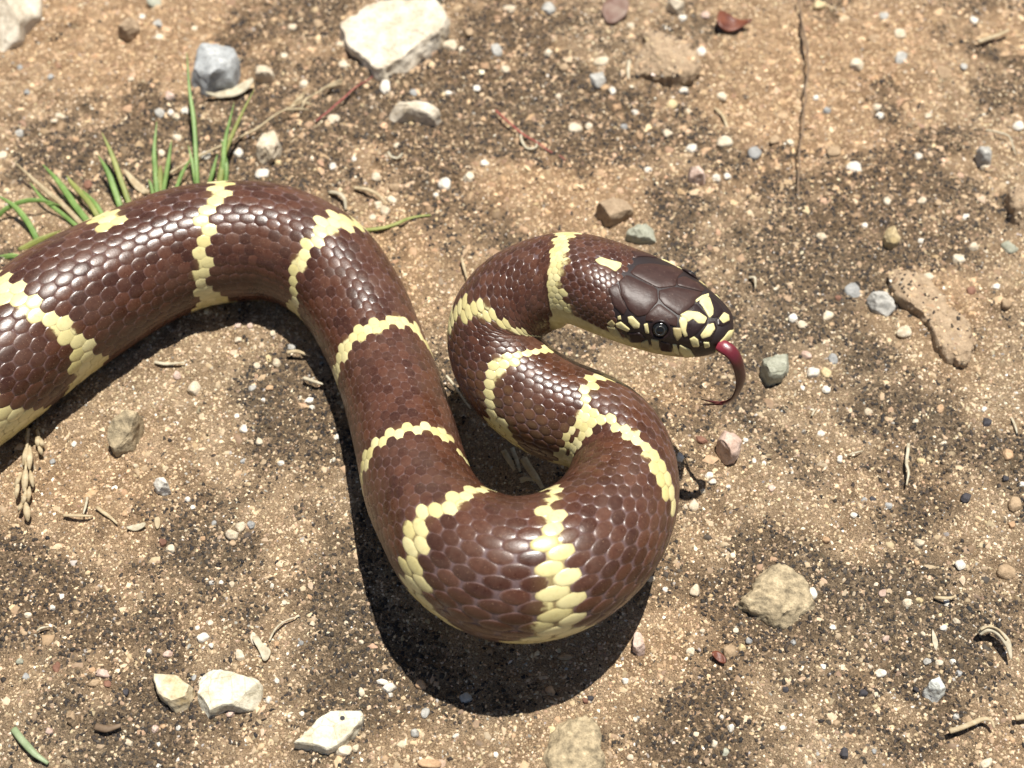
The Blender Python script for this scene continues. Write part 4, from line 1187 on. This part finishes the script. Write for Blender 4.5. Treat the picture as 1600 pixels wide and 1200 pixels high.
husk_head('dry straw coloured seed head poking out beneath the thick body', ([(44,670),(42,700),(40,740),(40,790),(44,815)], [2,2.2,2.2,1.8,1.2]),
 [((43,694),(36,728),2.2),((46,696),(46,735),2.4),((34,738),(22,762),1.8),((40,730),(38,770),2.6),((47,735),(52,762),1.8),((28,752),(25,780),1.8),((42,765),(34,790),2.0),((34,785),(28,800),1.6),((40,785),(44,815),2.6),((46,760),(44,785),1.8)])
husk_head('small dry seed husk cluster beside the larger dry seed head', ([(58,672),(62,690),(66,706)], [1.5,1.8,1.2]),
 [((58,680),(60,700),2.2),((62,684),(68,700),1.8),((60,696),(66,712),1.6)])

LIT = [
 ('straw', 'straw', 'short pale straw piece on grit inside the first bend', [(240,566),(262,569),(290,566)], [.9,1.2,.9], .45, M_STRAWP),
 ('straw', 'straw', 'short pinkish straw piece on grit beside the body shadow', [(450,552),(466,550),(482,554)], [.9,1.2,.9], .5, M_STRAW),
 ('straw', 'straw', 'short greyish straw piece touching the body shadow', [(475,590),(490,595),(506,600)], [.9,1.2,.9], .45, M_STRAWP),
 ('straw', 'straw', 'thin straw lying level with a yellow end, below chipped stone', [(98,806),(120,807),(147,806)], [.9,1.2,.9], .4, M_STRAW),
 ('straw', 'straw', 'thin upright straw crossing the level straw', [(136,776),(134,792),(131,804)], [1.2,1.6,1.4], .3, M_STRAWP),
 ('straw', 'straw', 'slanting olive straw beside the crossed straws', [(152,793),(166,804),(184,818)], [.8,1.2,.9], .45, M_STRAW),
 ('straw', 'straw', 'fine curved fibre by the torn pale leaf', [(421,1002),(432,982),(448,970),(470,962)], [.9,1.6,1.8,1.0], .22, M_STRAWP),
 ('straw', 'straw', 'wavy pale straw standing out on dark grit', [(1420,694),(1417,710),(1415,724),(1418,738),(1415,758)], [.8,1.2,1.2,1.2,.8], .4, M_STRAWP),
 ('straw', 'straw', 'short bent tan straw near the yellow square pebble', [(1460,932),(1476,933),(1494,931)], [.9,1.2,.9], .4, M_STRAW),
 ('straw', 'straw', 'bent tan straw with a forked end near quartz chip', [(1483,1142),(1500,1136),(1518,1128),(1535,1123),(1550,1126),(1556,1138)], [.9,1.5,1.7,1.6,1.5,1.0], .55, M_STRAW),
 ('straw', 'straw', 'tan straw end beside the bent forked straw', [(1586,1123),(1600,1120),(1625,1116)], [1,1.2,1.2], .6, M_STRAW),
 ('straw', 'straw', 'thick tan straw stick on the rough crusty soil', [(1528,66),(1550,58),(1576,47)], [1.4,2.2,1.6], .7, M_STRAW),
 ('straw', 'straw', 'fine bent white straw near the grey brown stone', [(1540,204),(1558,207),(1575,212),(1581,224),(1586,242)], [.9,1.8,2.2,1.8,.8], .3, M_STRAWP),
 ('straw', 'straw', 'slender yellow straw on tan soil below the flat clod', [(1117,170),(1130,182),(1138,205),(1147,222)], [.9,1.6,1.6,.8], .45, M_STRAW),
 ('straw', 'straw', 'short upright straw beside the flat clod', [(982,94),(982,108),(983,124)], [1.8,1.5,.8], .55, M_STRAWP),
 ('straw', 'straw', 'white curled straw hook touching the body bend', [(515,300),(528,302),(538,312),(541,328)], [1.2,2.6,2.6,1.2], .6, M_STRAWP),
 ('straw', 'straw', 'tan straw arc on gravel behind the body bend', [(555,294),(575,297),(592,305),(602,316)], [1.2,2.2,2.2,1.2], .55, M_STRAW),
 ('straw', 'straw', 'small white curled straw on dark soil', [(606,238),(612,245),(622,247),(630,240)], [1.0,1.6,1.6,1.2], .4, M_STRAWP),
 ('green_straw', 'grass', 'yellow green grass blade poking out beyond the body bend', [(560,360),(590,357),(620,349),(640,341),(672,336)], [1.6,2.2,2.4,2.0,1.4], .55, M_GRASSY),
 ('green_straw', 'grass', 'single cut green grass blade lying on dark soil', [(20,1140),(38,1160),(56,1178),(76,1194)], [.9,1.4,1.4,.9], .75, mat_plant('pale_green_blade', (0.25, 0.33, 0.16), (0.42, 0.50, 0.30), 0.5)),
 ('straw', 'straw', 'short white fibre on grit by wavy straw', [(1268,650),(1272,643),(1275,640)], [.8,1.2,.8], .25, M_STRAWP),
 ('straw', 'straw', 'grey needle like fibre near the black pebble', [(1580,653),(1585,665),(1589,677)], [.8,1.2,.8], .3, M_STRAWP),
 ('straw', 'straw', 'fine silver fibre glinting on dark grit', [(1325,709),(1336,706),(1347,704)], [.8,1.2,.8], .22, M_STRAWP),
 ('straw', 'straw', 'tiny white bent straw near the raised snout', [(1172,432),(1180,434),(1182,448)], [.8,1.4,.8], .4, M_STRAWP),
 ('straw', 'straw', 'thin straw upright behind the coil of the neck', [(722,402),(725,418),(728,434)], [1.8,1.4,.6], .35, M_STRAW),
 ('straw', 'straw', 'pale fibre inside the deep coil gap', [(800,700),(806,716),(812,738)], [1.8,1.6,1.0], .5, M_STRAWP),
 ('straw', 'straw', 'flattened yellow straw under the inner coil edge', [(818,716),(832,738),(848,762)], [2.6,2.2,1.4], .9, M_STRAW),
 ('straw', 'straw', 'yellow husk strip in the coil gap beside pale fibre', [(786,704),(796,722),(803,736)], [2.2,2.0,1.2], .7, M_STRAW),
 ('straw', 'straw', 'short yellow straw end deepest in the coil gap', [(812,752),(824,748),(838,752)], [1.6,1.9,1.4], .7, M_STRAW),
 ('straw', 'straw', 'short fibre on dark crust near amber flake', [(56,988),(64,982),(76,979)], [.8,1.2,.8], .25, M_STRAWP),
 ('twig', 'twig', 'crumbly pinkish twig bit on dark mossy soil', [(150,1136),(168,1140),(190,1135)], [.9,1.4,.9], .8, M_TWIG),
 ('straw', 'straw', 'fibre crossing the shadow beside upright body', [(696,588),(712,606),(735,640)], [3,2.6,1.6], .3, M_STRAWP),
]
for (nm, ct_, lb, p_, z_, r_, m_) in LIT: stem(nm, ct_, lb, p_, z_, r_, m_)

def leaf(name, cat, label, pts, zmm, mat, curl=1.0, seed=0, thick=0.25):
    """thin irregular leaf piece: traced outline, real thickness, curled"""
    P = resample(chaikin(np.array(pts, float), 1), 28)
    w = at_many(P, zmm*.001)
    c = w.mean(0)
    rows = []
    rg = np.random.default_rng(seed)
    size = np.linalg.norm(w-c, axis=1).mean()
    for f in (1.0, 0.7, 0.35):
        q = c+(w-c)*f
        rows.append(q)
    V0 = np.vstack(rows+[c[None]])
    d = (V0-c)/size
    V0[:, 2] = gz(c[0], c[1])+zmm*.001*0.6+curl*size*(0.28*d[:, 0]**2+0.1*d[:, 1])+size*0.12*noise3(V0/size*2, seed)
    V1 = V0.copy(); V1[:, 2] -= thick*.001
    n = 28; m = 3; NV = len(V0)
    ii = np.arange(m*n).reshape(m, n)
    F = np.stack([ii[:-1], np.roll(ii, -1, 1)[:-1], np.roll(ii, -1, 1)[1:], ii[1:]], -1).reshape(-1, 4)[:, ::-1]
    T3 = np.array([((m-1)*n+k, (m-1)*n+(k+1) % n, NV-1) for k in range(n)])[:, ::-1]
    rim = np.array([(k, (k+1) % n, NV+(k+1) % n, NV+k) for k in range(n)])
    o = link(name, mesh_np(name, np.vstack([V0, V1]), [np.vstack([F, F[:, ::-1]+NV, rim]), np.vstack([T3, T3[:, ::-1]+NV])]), mat)
    tag(o, label, cat)
    return o
leaf('dry_leaf', 'leaf', 'curled red brown dry leaf beyond the flat clod', [(1118,42),(1122,20),(1135,18),(1150,28),(1180,38),(1160,40),(1140,46)], 2.5, M_LEAFR, 1.2, 1)
leaf('dry_leaf', 'leaf', 'dusty reddish leaf scrap beyond dark mossy soil', [(938,20),(946,2),(972,-6),(984,8),(980,24),(962,34),(948,36)], 2.2, mat_plant('dusty_leaf', (0.20, 0.10, 0.07), (0.36, 0.26, 0.20), 0.6), 0.8, 2)
leaf('dry_leaf', 'leaf', 'dark red leaf scrap propped on a tan pebble', [(1110,1018),(1122,1012),(1134,1022),(1136,1034),(1124,1030)], 2.0, M_LEAFR, 1.2, 3)
leaf('dry_leaf', 'leaf', 'torn pale papery leaf near the leaf shaped flake', [(392,995),(402,990),(412,1006),(424,1014),(418,1028),(410,1030),(404,1014)], 1.8, M_STRAWP, 1.0, 4)
leaf('dry_leaf', 'leaf', 'cream dry leaf tucked under the blue grey rock', [(316,150),(340,146),(372,132),(396,124),(398,134),(378,146),(345,153)], 2.2, M_STRAWP, 0.6, 5)
leaf('dry_leaf', 'leaf', 'tan dry leaf behind the grass at the back', [(190,262),(208,272),(225,290),(236,300),(222,300),(205,286)], 2.4, M_STRAW, 0.8, 6)
leaf('dry_husk', 'seed husk', 'white papery husk near the white pebble', [(194,824),(208,816),(226,814),(228,820),(210,826)], 1.4, M_STRAWP, 1.0, 7)
leaf('dry_husk', 'seed husk', 'small orange tan husk right of the papery husk', [(241,808),(249,806),(250,818),(245,826),(241,820)], 1.2, M_STRAW, 1.0, 8)
leaf('dry_husk', 'seed husk', 'pale striped husk above the quartz chip', [(1459,976),(1464,984),(1470,1000),(1466,1012),(1460,998)], 1.2, M_STRAWP, 0.8, 9)
cs_ = empty('curled_straw'); tag(cs_, 'thick curled tan straw sheath on greyish soil', 'straw')
P = path3([(1530,990),(1540,983),(1555,985),(1568,996),(1576,1010),(1580,1030)], [1.2,2.0,2.2,2.2,1.8,1.0], 7)
link('sheath', tube_mesh('sheath', P, 0.0009*np.interp(np.linspace(0, 1, len(P)), [0, .15, .3, .7, 1], [.6, .9, .75, 1, .25]), 9, 0.45), M_STRAWP, cs_)
P = path3([(1532,984),(1545,979),(1560,984),(1573,1000)], [2.4,2.8,3.0,2.6], 7)
link('fibre', tube_mesh('fibre', P, np.full(len(P), 0.00025), 6), M_STRAW, cs_)

# ------------------------------------------------------------------ loose grit on the soil
def domes(n_pts, rad, squash, rgn, jit=0.2):
    a = np.arange(5)*2*math.pi/5
    base = np.vstack([np.column_stack([np.cos(a), np.sin(a), np.full(5, -0.35)]), [[0, 0, 0.75]]])
    v = base[None]*(1+jit*rgn.standard_normal((n_pts, 6, 1)))+jit*rgn.standard_normal((n_pts, 6, 3))*np.array([1, 1, 0.7])
    st = rgn.uniform(0.75, 1.3, n_pts)
    v[..., 0] *= st[:, None]; v[..., 1] /= st[:, None]
    ang = rgn.uniform(0, 2*math.pi, n_pts); c, s_ = np.cos(ang), np.sin(ang)
    X = v[..., 0]*c[:, None]-v[..., 1]*s_[:, None]; Y = v[..., 0]*s_[:, None]+v[..., 1]*c[:, None]
    return np.stack([X*rad[:, None], Y*rad[:, None], v[..., 2]*(rad*squash)[:, None]], -1)
OF = np.array([(k, (k+1) % 5, 5) for k in range(5)])
CLODS = []
for o in bpy.data.objects:
    if o.name.startswith('soil_clod'):
        vv = np.array([v.co[:] for v in o.data.vertices])
        CLODS.append((vv[:, 0].min(), vv[:, 0].max(), vv[:, 1].min(), vv[:, 1].max(),
                      BVHTree.FromPolygons([tuple(p) for p in vv], [tuple(p.vertices) for p in o.data.polygons])))
def rest_z(x, y):
    z = gz(x, y)
    for (x0, x1, y0, y1, b) in CLODS:
        for i in np.where((x > x0) & (x < x1) & (y > y0) & (y < y1))[0]:
            l = b.ray_cast(Vector((x[i], y[i], 0.05)), Vector((0, 0, -1)))[0]
            if l is not None and l.z > z[i]: z[i] = l.z-(0.0 if _hash(np.array([x[i]*1e6]), np.array([y[i]*1e6]), np.array([0]), 5)[0] < 0.35 else 0.002)
    return z
def scatter(name, n, r_lo, r_hi, pal, prob, label, squash=0.8, seed=1, sink=0.25, power=2.2, dens=None, keep=None):
    rg = np.random.default_rng(seed)
    # denser where the camera looks, thinner around
    v = rg.uniform(0, 1, (n, 2))
    y = -0.115+0.275*v[:, 1]
    hwid = 0.125+0.055*(y+0.115)/0.275
    x = (v[:, 0]*2-1)*(hwid+0.02)
    no = int(n*0.45)
    xo = rg.uniform(-0.42, 0.36, no); yo = rg.uniform(-0.24, 0.32, no)
    ko = ~((yo > -0.115) & (yo < 0.16) & (np.abs(xo) < 0.145+0.055*(yo+0.115)/0.275))
    x = np.concatenate([x, xo[ko]]); y = np.concatenate([y, yo[ko]])
    d = dark_mask(x, y)
    if dens is not None:
        k = rg.uniform(0, 1, len(x)) < dens(d)
        x, y, d = x[k], y[k], d[k]
    if keep is not None:
        k = rg.uniform(0, 1, len(x)) < keep(x, y)
        x, y, d = x[k], y[k], d[k]
    m = len(x)
    rad = r_lo+(r_hi-r_lo)*rg.uniform(0, 1, m)**power
    rad = rad*np.where((y > -0.115) & (y < 0.16) & (np.abs(x) < 0.21), 1.0, 1.5)
    P = domes(m, rad, squash, rg)
    z = rest_z(x, y)+rad*squash*(0.25-sink)*0.5
    P += np.stack([x, y, z], -1)[:, None]
    pal = np.array(pal); pr = prob(d) if callable(prob) else np.tile(np.array(prob), (m, 1))
    pr = pr/pr.sum(1, keepdims=True); cum = pr.cumsum(1)
    ci = (rg.uniform(0, 1, m)[:, None] > cum).sum(1).clip(0, len(pal)-1)
    col = pal[ci]*(1+0.20*rg.standard_normal((m, 1)))*(1+0.025*rg.standard_normal((m, 3)))
    col = np.clip(col*tone(warm_mask(x, y)), 0.01, 0.85)
    F = (OF[None]+(np.arange(m)*6)[:, None, None]).reshape(-1, 3)
    o = link(name, mesh_np(name, P.reshape(-1, 3), F, True, {'col': np.repeat(col, 6, 0)}), M_GRAIN)
    tag(o, label, None, None, 'stuff')
    return o
PAL = [(0.40, 0.305, 0.19), (0.53, 0.42, 0.28), (0.63, 0.55, 0.41), (0.27, 0.19, 0.12), (0.06, 0.048, 0.035), (0.45, 0.31, 0.19), (0.31, 0.295, 0.265), (0.72, 0.69, 0.61)]
def pr_sand(d):
    d = d[:, None]
    light = np.array([[5.0, 4.0, .7, 2.4, .35, .5, .35, .12]]); dark = np.array([[2.4, 1.6, .6, 4.0, 2.6, .5, .4, .16]])
    return light*(1-d)+dark*d
scatter('sand_grains', 235000, 0.00015, 0.00050, PAL, pr_sand, 'loose sand grains covering the soil', 0.85, 21, 0.2, 1.7, dens=lambda d: 1.0-0.45*d)
scatter('coarse_grit', 6500, 0.0004, 0.0011, PAL, lambda d: pr_sand(d)*np.array([[2.2, 1.6, 1.0, 1.0, .4, .5, .4, .5]]), 'scattered coarse grit on the soil', 0.8, 22, 0.2, 2.4)
scatter('soil_crumbs', 12000, 0.0005, 0.0015, [(0.34, 0.235, 0.14), (0.44, 0.32, 0.20), (0.24, 0.165, 0.10), (0.50, 0.39, 0.26)], [3, 3, 2, 1.2], 'crumbly lumps of dry soil on the ground', 0.75, 24, 0.15, 2.6,
        keep=lambda x, y: np.clip(0.05+(y-0.01)/0.07, 0.05, 1))
scatter('moss_crust', 120000, 0.00016, 0.00062, [(0.020, 0.015, 0.011), (0.036, 0.026, 0.018), (0.065, 0.046, 0.026)], [1.4, 1.3, .8], 'tiny dark tufts of dried moss crust on the soil', 1.2, 23, -0.2, 1.5,
        dens=lambda d: np.clip(d*1.2-0.25, 0.02, 1))
